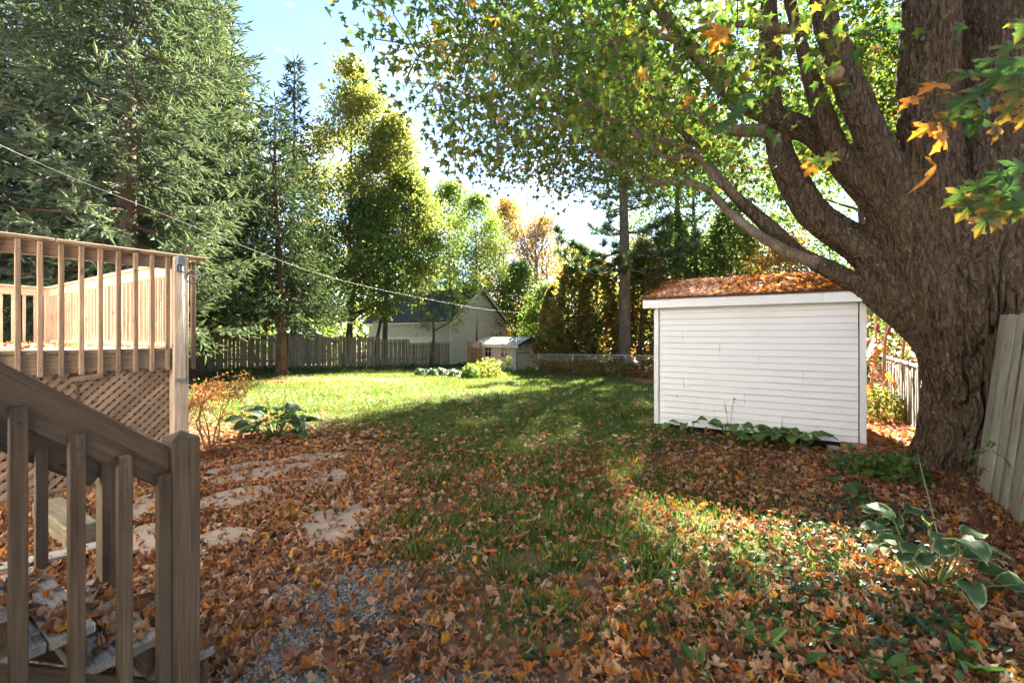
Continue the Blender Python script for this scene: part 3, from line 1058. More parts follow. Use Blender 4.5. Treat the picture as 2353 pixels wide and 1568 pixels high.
wn_ = np.array([0.25, -0.92, 0.18]); wn_ /= np.linalg.norm(wn_)          # wheel axis
e1 = np.cross(wn_, Z3); e1 /= np.linalg.norm(e1); e2 = np.cross(e1, wn_)
th = np.linspace(0, 2 * np.pi, 33)
m = MB()
prof = [(0.083, -0.014), (0.074, -0.006), (0.074, 0.006), (0.083, 0.014), (0.068, 0.012), (0.068, -0.012)]
ring = np.array([[wc + (np.cos(t) * e1 + np.sin(t) * e2) * rr + wn_ * d for rr, d in prof] for t in th[:-1]])
n_, k = ring.shape[:2]
q = [[i * k + j, ((i + 1) % n_) * k + j, ((i + 1) % n_) * k + (j + 1) % k, i * k + (j + 1) % k] for i in range(n_) for j in range(k)]
m.add(ring.reshape(-1, 3), [np.array(q)])
for t in np.linspace(0, np.pi, 4)[:-1]:
    d = np.cos(t) * e1 + np.sin(t) * e2
    m.tube([wc - d * 0.07, wc + d * 0.07], 0.004, 5)
m.tube([wc - wn_ * 0.018, wc + wn_ * 0.018], 0.013, 10)
m.build('pulley_wheel', M_BLACK, cp)
rp_ = catmull([p_top + U * 0.015 - Z3 * 0.05, p_top + U * 0.03 + V * 0.02 - Z3 * 0.25, p_top + U * 0.02 - V * 0.005 - Z3 * 0.52, p_top + U * 0.03 - V * 0.015 - Z3 * 0.70,
               p_top + U * 0.025 - V * 0.02 - Z3 * 0.80], 6)
MB().tube(rp_, 0.0045, 5).tube(catmull([rp_[14], rp_[14] - V * 0.03 - Z3 * 0.1, rp_[14] - V * 0.05 - Z3 * 0.2], 5), 0.003, 5).build('twine', M_ROPE, cp)

# ---------------------------------------------------------------- steps with handrail in the foreground
N0 = np.array([-1.345, 1.85, 0.0])
stairs = thing('wooden_steps', 'dark weathered wooden steps with handrail in the near left corner', 'steps', N0)
def newel(o, z0, z1, w=0.100):
    nb_ = board('newel_post', o + Z3 * z0, o + Z3 * (z1 - 0.028), w, w, U, M_STAIR, stairs, b=0.004)
    cv = [o + U * a + V * b_ + Z3 * (z1 - 0.0275) for a, b_ in ((-w / 2, -w / 2), (w / 2, -w / 2), (w / 2, w / 2), (-w / 2, w / 2))]
    obj('post_cap', np.array(cv + [o + Z3 * z1]), [np.array([[0, 1, 4], [1, 2, 4], [2, 3, 4], [3, 0, 4]]), np.array([[3, 2, 1, 0]])], M_STAIR, nb_)
newel(N0, -0.02, 1.235)
newel(N0 - U * 0.80, -0.02, 1.09)
SLP = 0.80                                   # rise per run of the handrail
def rail_line(o, z_at, s0, s1):
    return o - V * s0 + Z3 * (z_at + SLP * s0), o - V * s1 + Z3 * (z_at + SLP * s1)
a, e = rail_line(N0 - U * 0.0, 1.052, 0.047, 1.6)
board('handrail', a, e, 0.14, 0.038, Z3, M_STAIR, stairs, b=0.005)
a, e = rail_line(N0 - U * 0.80, 0.90, 0.047, 1.6)
board('handrail', a, e, 0.13, 0.038, Z3, M_STAIR, stairs, b=0.005)
for s in (0.075, 0.195, 0.325, 0.462, 0.60, 0.74):
    o = N0 - V * s + U * 0.041
    board('baluster', o + Z3 * (0.10 + SLP * s), o + Z3 * (1.025 + SLP * s), 0.040, 0.042, V, M_STAIR, stairs, b=0.003)
for bo in [o_ for o_ in bpy.data.objects if o_.parent == stairs and o_.name.startswith('baluster')]:
    c = np.array(W[bo.name].translation)
    hl = bo.dimensions.x / 2 if bo.dimensions.x > 0.1 else 0.46
    for dz in (hl - 0.05, hl - 0.12):
        v, f = bevel_box(0.003, 0.007, 0.007, 0.001)
        v = v[:, :1] * U + v[:, 1:2] * V + v[:, 2:] * Z3 + c + U * 0.0215 + Z3 * dz
        obj('screw', v, f, M_BLACK, bo)
for s in (0.26, 0.42, 0.58):
    o = N0 - U * 0.80 - V * s + U * 0.04
    board('baluster', o + Z3 * (0.20 + SLP * s), o + Z3 * (0.90 + SLP * s), 0.04, 0.04, V, M_STAIR, stairs, b=0.003)
RISE, RUN = 0.155, 0.20
for k in range(7):
    zt = 0.26 + RISE * k
    sn = -0.15 + RUN * k
    for h in (0, 1):
        o = N0 - V * (sn + 0.062 + h * 0.128)
        board('tread', o - U * 0.05 + Z3 * (zt - 0.02), o - U * 0.83 + Z3 * (zt - 0.02), 0.122, 0.038, V, M_TREAD, stairs, b=0.005)
    o = N0 - V * (sn + 0.03)
    board('riser', o - U * 0.07 + Z3 * (zt - 0.115), o - U * 0.81 + Z3 * (zt - 0.115), 0.14, 0.022, Z3, M_STAIR, stairs)
for du_ in (0.065, 0.82):
    a = N0 - U * du_ - V * -0.10 - Z3 * 0.02
    e = N0 - U * du_ - V * 1.25 + Z3 * 1.03
    board('stringer', a, e, 0.20, 0.036, Z3, M_STAIR, stairs)

tb = G(112, 1240)
timber = board('garden_timber', tb - U * 0.55 + V * 0.1 + Z3 * 0.10, tb + U * 0.42 + V * 0.1 + Z3 * 0.10, 0.19, 0.17, V, M_FENCE, None, b=0.01)
tag(timber, 'grey landscape timber lying on the leaves beyond the wooden steps', 'timber')
tb = G(100, 1312)
plank = board('loose_plank', tb - U * 0.2 - V * 0.25 + Z3 * 0.045, tb - U * 0.05 + V * 0.30 + Z3 * 0.045, 0.14, 0.035, U, M_TREAD, None)
tag(plank, 'pale plank on the ground just behind the wooden steps', 'plank')

# ---------------------------------------------------------------- fence at the left, boards on rails between posts
FA = np.array([-13.4, 19.4]); FV = V[:2]
fence = thing('wooden_fence', 'long grey board fence stepping down along the left side of the lawn', 'fence', (FA[0], FA[1], 0))
sect = [(-3.2, -0.2, 1.83), (0.0, 2.55, 1.78), (2.62, 5.45, 1.66), (5.52, 9.75, 1.55), (9.82, 12.2, 1.36), (12.27, 16.15, 1.10)]
r = rs(21)
for s0, s1, zt in sect:
    n = int(round((s1 - s0) / 0.165))
    w = (s1 - s0) / n
    for k in range(n):
        s = s0 + (k + 0.5) * w
        p = np.array([FA[0] + FV[0] * s, FA[1] + FV[1] * s])
        g = float(gz(p[0], p[1]))
        p3 = np.array([p[0], p[1], 0]) + U * (0.024 if k % 2 == 0 else -0.012 * 0) + r.normal(0, 0.004, 3)
        wob = V * r.normal(0, 0.012) + U * r.normal(0, 0.01)
        board('fence_board', p3 + Z3 * (g + 0.05 + r.uniform(-0.03, 0.03)), p3 + wob + Z3 * (zt - 0.03 + r.uniform(-0.012, 0.012)), round(w - 0.018 - r.choice([0, 0.012, 0.024]), 3), 0.02, V, M_FENCE, fence, b=0.002)
    for zz in (zt - 0.25, zt - 1.25 if zt > 1.3 else zt - 1.1):
        a = np.array([FA[0] + FV[0] * s0, FA[1] + FV[1] * s0, zz]) - U * 0.06
        e = np.array([FA[0] + FV[0] * s1, FA[1] + FV[1] * s1, zz]) - U * 0.06
        board('fence_rail', a, e, 0.09, 0.04, Z3, M_FENCE, fence)
    a = np.array([FA[0] + FV[0] * (s0 + .0), FA[1] + FV[1] * s0, zt]) + U * 0.01
    e = np.array([FA[0] + FV[0] * s1, FA[1] + FV[1] * s1, zt]) + U * 0.01
    board('top_rail', a, e, 0.09, 0.034, U, M_FENCE, fence)
    for sp in ([s0 - 0.04] + ([(s0 + s1) / 2] if s1 - s0 > 2.7 else [])):
        p = np.array([FA[0] + FV[0] * sp, FA[1] + FV[1] * sp, 0])
        board('fence_post', p - U * 0.05 + Z3 * (float(gz(p[0], p[1])) - 0.1), p - U * 0.05 + Z3 * (zt + 0.10), 0.09, 0.09, U, M_FENCE, fence, b=0.004)

# ---------------------------------------------------------------- fence at the right
RF0 = np.array([4.70, 4.45])
def rfence(name, s0, s1, zt, lean, label, seed, bw=0.125):
    o = thing(name, label, 'fence', (RF0[0] + FV[0] * s0, RF0[1] + FV[1] * s0, 0), 'fences along the right side of the yard')
    rr = rs(seed)
    n = int((s1 - s0) / bw)
    for k in range(n):
        s = s0 + (k + 0.5) * bw
        p = np.array([RF0[0] + FV[0] * s, RF0[1] + FV[1] * s, float(gz(RF0[0] + FV[0] * s, RF0[1] + FV[1] * s)) + 0.02]) + U * (0.018 if k % 2 else 0.0)
        t = p + Z3 * (zt + rr.uniform(-0.02, 0.02)) + U * (lean + rr.normal(0, 0.008)) + V * (rr.normal(0, 0.01) - (0.15 if lean > .2 else 0))
        board('fence_board', p, t, round(bw - 0.006 + (0.02 if k % 2 else 0), 3), 0.018, V, M_FENCER, o, b=0.003)
    for zz in (0.3, zt - 0.22):
        a = np.array([RF0[0] + FV[0] * s0, RF0[1] + FV[1] * s0, zz]) + U * (lean * zz / zt + 0.045)
        e = np.array([RF0[0] + FV[0] * s1, RF0[1] + FV[1] * s1, zz]) + U * (lean * zz / zt + 0.045)
        board('fence_rail', a, e, 0.09, 0.04, Z3, M_FENCER, o)
    for sp in (s0 + 0.02, s1):
        p = np.array([RF0[0] + FV[0] * sp, RF0[1] + FV[1] * sp, -0.05])
        board('fence_post', p + U * 0.10, p + Z3 * (zt + 0.06) + U * (lean + 0.10), 0.09, 0.09, U, M_FENCER, o, b=0.004)
    a = np.array([RF0[0] + FV[0] * s0, RF0[1] + FV[1] * s0, zt + 0.02]) + U * (lean + 0.02)
    e = np.array([RF0[0] + FV[0] * s1, RF0[1] + FV[1] * s1, zt + 0.02]) + U * (lean + 0.02)
    if zt < 1.5: board('top_rail', a, e, 0.10, 0.03, U, M_FENCER, o)
rfence('board_fence', -1.9, 0.68, 1.80, 0.19, 'tall grey board fence leaning outward right of the maple trunk', 31)
rfence('board_fence', 2.35, 3.55, 1.24, 0.03, 'low pale board fence with capped post directly behind the maple trunk', 32)
rfence('board_fence', 3.62, 9.5, 1.08, 0.0, 'lower shaded board fence running on behind the orange sumac', 33)

# ---------------------------------------------------------------- old garage beyond the fence
B0 = np.array([-4.6, 34.0, -0.55])          # its near corner, gable along V, long side along -U
GLN, GLS, GEV, GRG = 7.2, 9.2, 3.34, 5.96   # gable width, side length, eave and ridge above its base
gar = thing('old_garage', 'old peeling white clapboard garage with dark steel gable roof beyond the fence', 'garage', B0)


def clap(o, du, dn, L, z0, z1, ch, clip=None):
    v, f = [], []
    n = int((z1 - z0) / ch)
    for i in range(n):
        za, zb = z0 + i * ch, z0 + (i + 1) * ch
        a, e = (0, L) if clip is None else clip(zb)
        a2, e2 = (0, L) if clip is None else clip(za)
        if e - a < 0.1: break
        k = len(v)
        v += [o + du * a2 + Z3 * za + dn * 0.06, o + du * e2 + Z3 * za + dn * 0.06, o + du * e + Z3 * (zb - .012) + dn * 0.004, o + du * a + Z3 * (zb - .012) + dn * 0.004,
              o + du * a2 + Z3 * za, o + du * e2 + Z3 * za]
        f += [[k, k + 1, k + 2, k + 3], [k + 4, k + 5, k + 1, k]]
    return np.array(v), [np.array(f)]


M_PEEL, nt, b = new_mat('peeling_clapboard_paint')
tc = nt.nodes.new('ShaderNodeTexCoord')
mp = nt.nodes.new('ShaderNodeMapping')
mp.inputs['Scale'].default_value = (0.7, 0.7, 6)
nt.links.new(tc.outputs['Object'], mp.inputs['Vector'])
n = noise(nt, mp.outputs[0], 2.2, 8, 0.75)
rp = ramp(nt, [(0.34, 0.33, 0.29), (0.45, 0.44, 0.395), (0.47, 0.46, 0.41), (0.10, 0.09, 0.08)], [0.3, 0.5, 0.60, 0.66])
nt.links.new(n.outputs['Fac'], rp.inputs['Fac'])
nt.links.new(rp.outputs[0], b.inputs['Base Color'])
b.inputs['Roughness'].default_value = 0.85
b.inputs['Specular IOR Level'].default_value = 0.2
hf = GLN / 2
gclip = lambda z: (0, GLN) if z <= GEV else ((z - GEV) / (GRG - GEV) * hf, GLN - (z - GEV) / (GRG - GEV) * hf)
v, f = clap(B0, V, U, GLN, 0, GRG, 0.20, gclip)
obj('gable_wall', v, f, M_PEEL, gar)
v, f = clap(B0 - U * GLS, U, -V, GLS, 0, GEV, 0.20)
obj('side_wall', v, f, M_PEEL, gar)
bc = B0 - U * GLS / 2 + V * GLN / 2
v, f = bx_oriented(bc, GLS - 0.03, GLN - 0.03, GEV - 0.02)
obj('wall_body', v, [f], M_PAINT, gar)
v, f = bx_oriented(B0 - U * 4.6 - V * 0.045 + Z3 * 0.05, 6.0, 0.05, 2.0)
obj('boarded_door', v, [f], M_PAINT, gar)
for cc in (B0, B0 + V * GLN):
    board('corner_board', cc + U * 0.03 - V * 0.0 , cc + U * 0.03 + Z3 * GEV, 0.12, 0.10, V, M_PAINT, gar)
OVG = 0.35
for sg in (-1, 1):
    mid = B0 + V * hf
    slope = (GRG - GEV) / hf
    eo = hf + 0.35
    p = [mid + U * OVG + Z3 * (GRG + 0.10), mid - U * (GLS + OVG) + Z3 * (GRG + 0.10),
         mid - U * (GLS + OVG) + V * sg * eo + Z3 * (GRG + 0.10 - slope * eo), mid + U * OVG + V * sg * eo + Z3 * (GRG + 0.10 - slope * eo)]
    q = [x - Z3 * 0.08 for x in p]
    fs = np.array([[0, 1, 2, 3], [7, 6, 5, 4], [0, 4, 5, 1], [1, 5, 6, 2], [2, 6, 7, 3], [3, 7, 4, 0]])
    rf = obj('roof_slope', np.array(p + q), [fs], M_ROOFB, gar)
    if sg < 0:
        for k in range(33):                       # standing seams of the sheet roof
            a = p[0] * (1 - k / 32) + p[1] * (k / 32)
            e = p[3] * (1 - k / 32) + p[2] * (k / 32)
            board('roof_rib', a + Z3 * 0.012, e + Z3 * 0.012, 0.05, 0.03, U, M_ROOFB, rf, b=0.004)
    board('barge_board', mid + U * (OVG + 0.012) + V * sg * eo + Z3 * (GRG + 0.0 - slope * eo), mid + U * (OVG + 0.012) + Z3 * (GRG + 0.0), 0.26, 0.03, Z3, M_PAINT, gar)
    e0 = mid + V * sg * (eo + 0.05) + Z3 * (GRG - slope * eo + 0.03)
    board('gutter', e0 + U * OVG, e0 - U * (GLS + OVG), 0.12, 0.10, V, M_PAINT, gar)
dp = B0 + U * 0.09 - V * 0.12
MB().tube(catmull([dp - V * 0.22 + Z3 * (GEV - 0.15), dp + Z3 * (GEV - 0.45), dp + Z3 * 0.3], 4), 0.045, 8).build('downpipe', M_PAINT, gar)

# ---------------------------------------------------------------- small block-log playhouse shed
Q0 = np.array([0.24, 28.3, -0.56])
QF, QS, QE, QR = 2.9, 2.7, 1.66, 2.06
ph = thing('little_shed', 'small pale block sided shed with two paned windows and green roof edge', 'shed', Q0)
NC = 9
CHH = QE / NC
for i in range(NC):                       # courses of blocks, joints broken
    for fc, (o, du, dn, L) in enumerate(((Q0 - U * QF, U, -V, QF), (Q0, V, U, QS))):
        cuts = [0.0] + [x for x in np.arange((0.45 if i % 2 else 0.9), L - 0.3, 0.9)] + [L]
        for a, e in zip(cuts[:-1], cuts[1:]):
            if fc == 1 and e > 0.75 and a < 1.75:      # doorway in the gable side
                if a < 0.75: e = 0.75
                elif e > 1.75: a = 1.75
                else: continue
            c = o + du * (a + e) / 2 + Z3 * (CHH * (i + 0.5)) - dn * 0.06
            board('wall_block', c - du * (e - a - 0.012) / 2, c + du * (e - a - 0.012) / 2, CHH - 0.012, 0.12, Z3, M_LOG, ph, b=0.015)
v, f = bx_oriented(Q0 - U * QF / 2 + V * QS / 2, QF - 0.14, QS - 0.14, QE)
obj('inner_wall', v, [f], M_LOG, ph)
for cx in (2.12, 0.86):                    # windows on the long side
    o = Q0 - U * cx - V * 0.004 + Z3 * 0.80
    fr = thing_frame = None
    parts = MB()
    w2, h2 = 0.24, 0.36
    fr = board('window', o - U * (w2 + 0.07) - V * 0.004 + Z3 * h2, o + U * (w2 + 0.07) - V * 0.004 + Z3 * h2, 2 * h2 + 0.14, 0.02, Z3, M_LOG, ph)
    for ix in (-1, 1):
        for iz in (-1, 1):
            c = o + U * ix * 0.122 - V * 0.018 + Z3 * (h2 + iz * 0.182)
            v, f = bx_oriented(c - Z3 * 0.165, 0.215, 0.012, 0.33)
            obj('pane', v, [f], M_GLASS, fr)
    board('mullion', o - V * 0.024 + Z3 * 0.01, o - V * 0.024 + Z3 * (2 * h2 - 0.01), 0.035, 0.02, U, M_PAINT, fr)
    board('glazing_bar', o - U * w2 - V * 0.027 + Z3 * h2, o + U * w2 - V * 0.027 + Z3 * h2, 0.035, 0.02, Z3, M_PAINT, fr)
    for sx in (-1, 1):
        board('sash', o + U * sx * (w2 + 0.01) - V * 0.022 - Z3 * 0.03, o + U * sx * (w2 + 0.01) - V * 0.022 + Z3 * (2 * h2 + 0.03), 0.045, 0.025, U, M_LOG, fr)
    board('sill', o - U * (w2 + 0.08) - V * 0.03 - Z3 * 0.045, o + U * (w2 + 0.08) - V * 0.03 - Z3 * 0.045, 0.05, 0.06, Z3, M_LOG, fr)
do = Q0 + V * 1.25 + U * 0.012
dr = board('door', do + Z3 * 0.03, do + Z3 * 1.72, 0.92, 0.03, V, M_LOG, ph)
for s in (-1, 1):
    board('door_stile', do + V * s * 0.43 + U * 0.02 + Z3 * 0.03, do + V * s * 0.43 + U * 0.02 + Z3 * 1.72, 0.08, 0.02, V, M_PAINT, dr)
v, f = bx_oriented(do + V * 0.36 + U * 0.045 + Z3 * 0.85, 0.03, 0.03, 0.10)
obj('handle', v, [f], M_BLACK, dr)
v = np.array([Q0 + Z3 * QE + U * s for s in (-0.06, 0.0)] + [Q0 + V * QS + Z3 * QE + U * s for s in (-0.06, 0.0)] + [Q0 + V * QS / 2 + Z3 * (QR - 0.03) + U * s for s in (-0.06, 0.0)])
obj('gable_panel', v, [np.array([[0, 4, 2], [1, 3, 5]]), np.array([[0, 1, 5, 4], [2, 4, 5, 3], [0, 2, 3, 1]])], M_LOG, ph)
for sg in (-1, 1):
    mid = Q0 + V * QS / 2
    eo = QS / 2 + 0.30
    sl = (QR - QE) / (QS / 2)
    zt = QR + 0.05
    p = [mid + U * 0.35 + Z3 * zt, mid - U * (QF + 0.3) + Z3 * zt, mid - U * (QF + 0.3) + V * sg * eo + Z3 * (zt - sl * eo), mid + U * 0.35 + V * sg * eo + Z3 * (zt - sl * eo)]
    q = [x - Z3 * 0.035 for x in p]
    rf = obj('roof_slope', np.array(p + q), [np.array([[0, 1, 2, 3], [7, 6, 5, 4], [0, 4, 5, 1], [1, 5, 6, 2], [2, 6, 7, 3], [3, 7, 4, 0]])], M_ROOFG, ph)
    for k in range(17):
        a = p[0] * (1 - k / 16) + p[1] * (k / 16)
        e = p[3] * (1 - k / 16) + p[2] * (k / 16)
        board('roof_rib', a + Z3 * 0.01, e + Z3 * 0.01, 0.045, 0.028, U, M_ROOFG, rf, b=0.004)
    board('barge_board', mid + U * 0.365 + V * sg * eo + Z3 * (zt - 0.10 - sl * eo), mid + U * 0.365 + Z3 * (zt - 0.10), 0.19, 0.025, Z3, M_GREEN, ph)
    e0 = mid + V * sg * (eo - 0.01) + Z3 * (zt - sl * eo - 0.12)
    board('eave_board', e0 + U * 0.33, e0 - U * (QF + 0.28), 0.17, 0.025, Z3, M_PAINT, ph)
board('ridge_cap', mid + U * 0.36 + Z3 * (zt + 0.025), mid - U * (QF + 0.3) + Z3 * (zt + 0.025), 0.16, 0.02, V, M_GREEN, ph)

# brown lattice-topped fence panel between garage and little shed
bp0 = P(1104, 835, 27.9); bp0[2] = -0.55
bf = thing('brown_fence_panel', 'short brown fence panel with lattice top beside the little shed', 'fence panel', bp0)
for k in range(6):
    o = bp0 - U * (0.07 + k * 0.15)
    board('fence_board', o + Z3 * 0.02, o + Z3 * 1.35, 0.135, 0.02, U, M_BROWNF, bf)
for k in range(7):
    for s in (-1, 1):
        o = bp0 - U * (0.06 + k * 0.13) - V * (0.004 * s + 0.012)
        a, e = o + Z3 * 1.38 - U * 0.12 * s * 0.5, o + Z3 * 1.72 + U * 0.17 * s
        board('lattice_slat', a, e, 0.035, 0.006, U, M_BROWNF, bf, b=0.001)
for zz in (1.365, 1.74):
    board('fence_rail', bp0 + U * 0.0 - V * 0.03 + Z3 * zz, bp0 - U * 0.95 - V * 0.03 + Z3 * zz, 0.05, 0.04, Z3, M_BROWNF, bf)
for k in (0.0, 0.95):
    board('fence_post', bp0 - U * k - V * 0.0, bp0 - U * k + Z3 * 1.78, 0.09, 0.09, U, M_BROWNF, bf)

# ---------------------------------------------------------------- chain-link fence and gate
def chain_panel(name, o, du, L, H, parent, step=0.11, z0=0.03):
    """woven wire: two sets of diagonal wires, thin ribbons"""
    m = MB()
    dn = np.cross(du, Z3)
    for s in (0, 1):
        n = int((L + H) / step)
        for k in range(n):
            c = (k + 0.5) * step
            if s == 0: a, e = (min(c, L), max(0, c - L)), (max(0, c - H), min(c, H))
            else: a, e = (max(0, c - H), max(0, H - c)), (min(L, c), H - max(0, c - L))
            pa, pe = o + du * a[0] + Z3 * (a[1] + z0), o + du * e[0] + Z3 * (e[1] + z0)
            d = (pe - pa) / (np.linalg.norm(pe - pa) + 1e-9)
            w = np.cross(d, dn) * 0.0035
            m.add([pa - w, pa + w, pe + w, pe - w], [[[0, 1, 2, 3]]])
    return m.build(name, M_METAL, parent)


K0, K1 = P(1237, 858, 25.5), P(1437, 871, 23.0)
K0[2] = float(gz(K0[0], K0[1])); K1[2] = float(gz(K1[0], K1[1]))
kd = (K1 - K0); kl = np.linalg.norm(kd); kd /= kl
cf = thing('chain_link_fence', 'low galvanised chain link fence across the back of the lawn', 'fence', K0)
kp = [0.0, 2.05, kl, 2 * kl - 2.05, 2 * kl + 1.0]
for i, s in enumerate(kp):
    p = K0 + kd * s; p[2] = float(gz(p[0], p[1]))
    MB().tube([p - Z3 * 0.1, p + Z3 * 1.12], 0.028, 8).build('fence_post', M_METAL, cf, True)
MB().tube([K0 + kd * s + Z3 * (float(gz(*(K0 + kd * s)[:2])) - K0[2] + 1.08) for s in kp], 0.021, 8).build('top_rail', M_METAL, cf, True)
for i in range(len(kp) - 1):
    p = K0 + kd * kp[i]; p[2] = float(gz(p[0], p[1]))
    chain_panel('wire_mesh', p, kd, kp[i + 1] - kp[i], 1.02, cf)
g0 = P(1187, 852, 26.6); g0[2] = float(gz(g0[0], g0[1]))
gt = thing('wire_gate', 'arched chain link gate in front of the little shed door', 'gate', g0)
gd = K0 - g0; gd[2] = 0; gl = np.linalg.norm(gd); gd /= gl
pts = catmull([g0 + Z3 * 0.05, g0 + Z3 * 0.95, g0 + gd * 0.06 + Z3 * 1.08, g0 + gd * 0.18 + Z3 * 1.14, g0 + gd * (gl - 0.05) + Z3 * 1.14], 5)
MB().tube(pts, 0.022, 8).tube([g0 + Z3 * 0.08, g0 + gd * (gl - 0.05) + Z3 * 0.08], 0.02, 8).build('gate_frame', M_BLACK, gt, True)
chain_panel('wire_mesh', g0 + gd * 0.03, gd, gl - 0.1, 1.04, gt)
lt = g0 + gd * (gl * 0.72) + Z3 * 1.12
v, f = bx_oriented(lt, 0.06, 0.06, 0.12)
obj('latch', v, [f], M_METAL, gt)

# covered camper whose pale top shows over the wooden fence
t0 = P(686, 790, 30.0); t0[2] = -0.2
m = MB()
sec = [(-1.0, 0.0), (-1.05, 1.6), (-0.85, 2.0), (-0.3, 2.16), (0.3, 2.16), (0.85, 2.0), (1.05, 1.6), (1.0, 0.0)]
ends = []
for L_, s in ((-1.5, .9), (-1.25, 1.0), (1.25, 1.0), (1.5, .92)):
    ends.append([t0 + U * L_ + V * a * s + Z3 * z * (1 if abs(L_) < 1.4 else .93) for a, z in sec])
v = np.array(ends).reshape(-1, 3); k = len(sec)
f = [[i * k + j, (i + 1) * k + j, (i + 1) * k + j + 1, i * k + j + 1] for i in range(3) for j in range(k - 1)]
camper = obj('covered_trailer', v, [np.array(f), np.array([list(range(k)), list(range(3 * k, 4 * k))[::-1]])], M_TARP)
tag(camper, 'pale blue covered trailer top showing above the wooden fence', 'trailer')

# overhead wire
wp = []
for x, y, d in ((-260, 205, 3.6), (0, 333, 5.0), (175, 412, 5.75), (350, 482, 6.7), (540, 558, 8.1), (720, 625, 10.2), (860, 662, 12.9), (1000, 690, 17.0), (1130, 712, 24), (1240, 722, 38)):
    wp.append(P(x, y, d))
tag(MB().tube(catmull(wp, 6), 0.0019, 5).build('overhead_wire', M_WIRE, None, True), 'thin pale wire sagging across the spruces toward the old garage', 'wire')
wp = [P(1160, 716, 37.0), P(1215, 719, 37.5), P(1300, 714, 38.5), P(1370, 705, 40)]
tag(MB().tube(catmull(wp, 5), 0.012, 5).build('overhead_wire', M_WIRE, None, True), 'short thin wire leaving the garage gable toward the right', 'wire')

# ---------------------------------------------------------------- leaves used on the trees
MAPLE_OUT = np.array([(0, 0), (.36, -.02), (.25, .20), (.56, .50), (.20, .50), (0, 1.0), (-.20, .50), (-.56, .50), (-.25, .20), (-.36, -.02)])


def maple_tpl(fold=0.25, droop=0.25):
    o = MAPLE_OUT
    v = np.zeros((11, 3)); v[1:, :2] = o; v[0, :2] = (0, .34)
    v[:, 2] = fold * np.abs(v[:, 0]) - droop * v[:, 1] ** 2
    j = np.arange(10)
    return v, [np.stack([np.zeros(10, int), 1 + j, 1 + (j + 1) % 10], 1)]


def maple_small():
    o = np.array([(0, 0), (.34, .0), (.25, .22), (.55, .52), (.19, .52), (0, 1.0), (-.19, .52), (-.55, .52), (-.25, .22), (-.34, .0)])
    v = np.zeros((10, 3)); v[:, :2] = o
    v[:, 2] = .3 * np.abs(v[:, 0]) - .3 * v[:, 1] ** 2
    return v, [np.array([[0, 1, 2], [0, 2, 4], [2, 3, 4], [0, 4, 5], [0, 5, 6], [6, 7, 8], [0, 6, 8], [0, 8, 9]])]


QUAD_T = (np.array([(0, 0, 0), (.34, .45, .08), (0, 1, -.12), (-.34, .45, .08)]), [np.array([[0, 1, 2, 3]])])
TRI2_T = (np.array([(0, 0, 0), (.32, .35, .06), (.2, .8, -.04), (0, 1, -.14), (-.2, .8, -.04), (-.32, .35, .06)]), [np.array([[0, 1, 2, 3], [0, 3, 4, 5]])])


def leaf_dirs(r, n, up=0.7, droop=0.35):
    nrm = unit(r, n) * (1 - up) + np.array([0, 0, up])
    y = unit(r, n); y[:, 2] -= droop
    return basis(y, nrm)


def grow_limbs(r, base, top, H, R, nl, crown0, rad, droop=0.0):
    """trunk + limbs as (path, radii) lists for an ordinary broadleaf tree"""
    trunk = catmull([base, base * .66 + top * .34 + r.normal(0, .12, 3) * [1, 1, 0], base * .33 + top * .67 + r.normal(0, .18, 3) * [1, 1, 0], top], 6)
    limbs = []
    for k in range(nl):
        t = crown0 + (0.93 - crown0) * (k + r.uniform(0, 1)) / nl
        i = int(t * (len(trunk) - 1))
        p = trunk[i]
        az = k * 2.4 + r.uniform(-.4, .4)
        L = R * (1.05 - 0.55 * t) * r.uniform(.7, 1.05)
        d = np.array([math.cos(az), math.sin(az), 0.55 + 0.5 * t - droop])
        e = p + d * L
        m_ = (p + e) / 2 + np.array([0, 0, -.08 * L]) + r.normal(0, .06 * L, 3)
        path = catmull([p, m_, e], 5)
        limbs.append((path, np.linspace(rad * (1 - t) * .55 + .02, .012, len(path))))
    return trunk, limbs


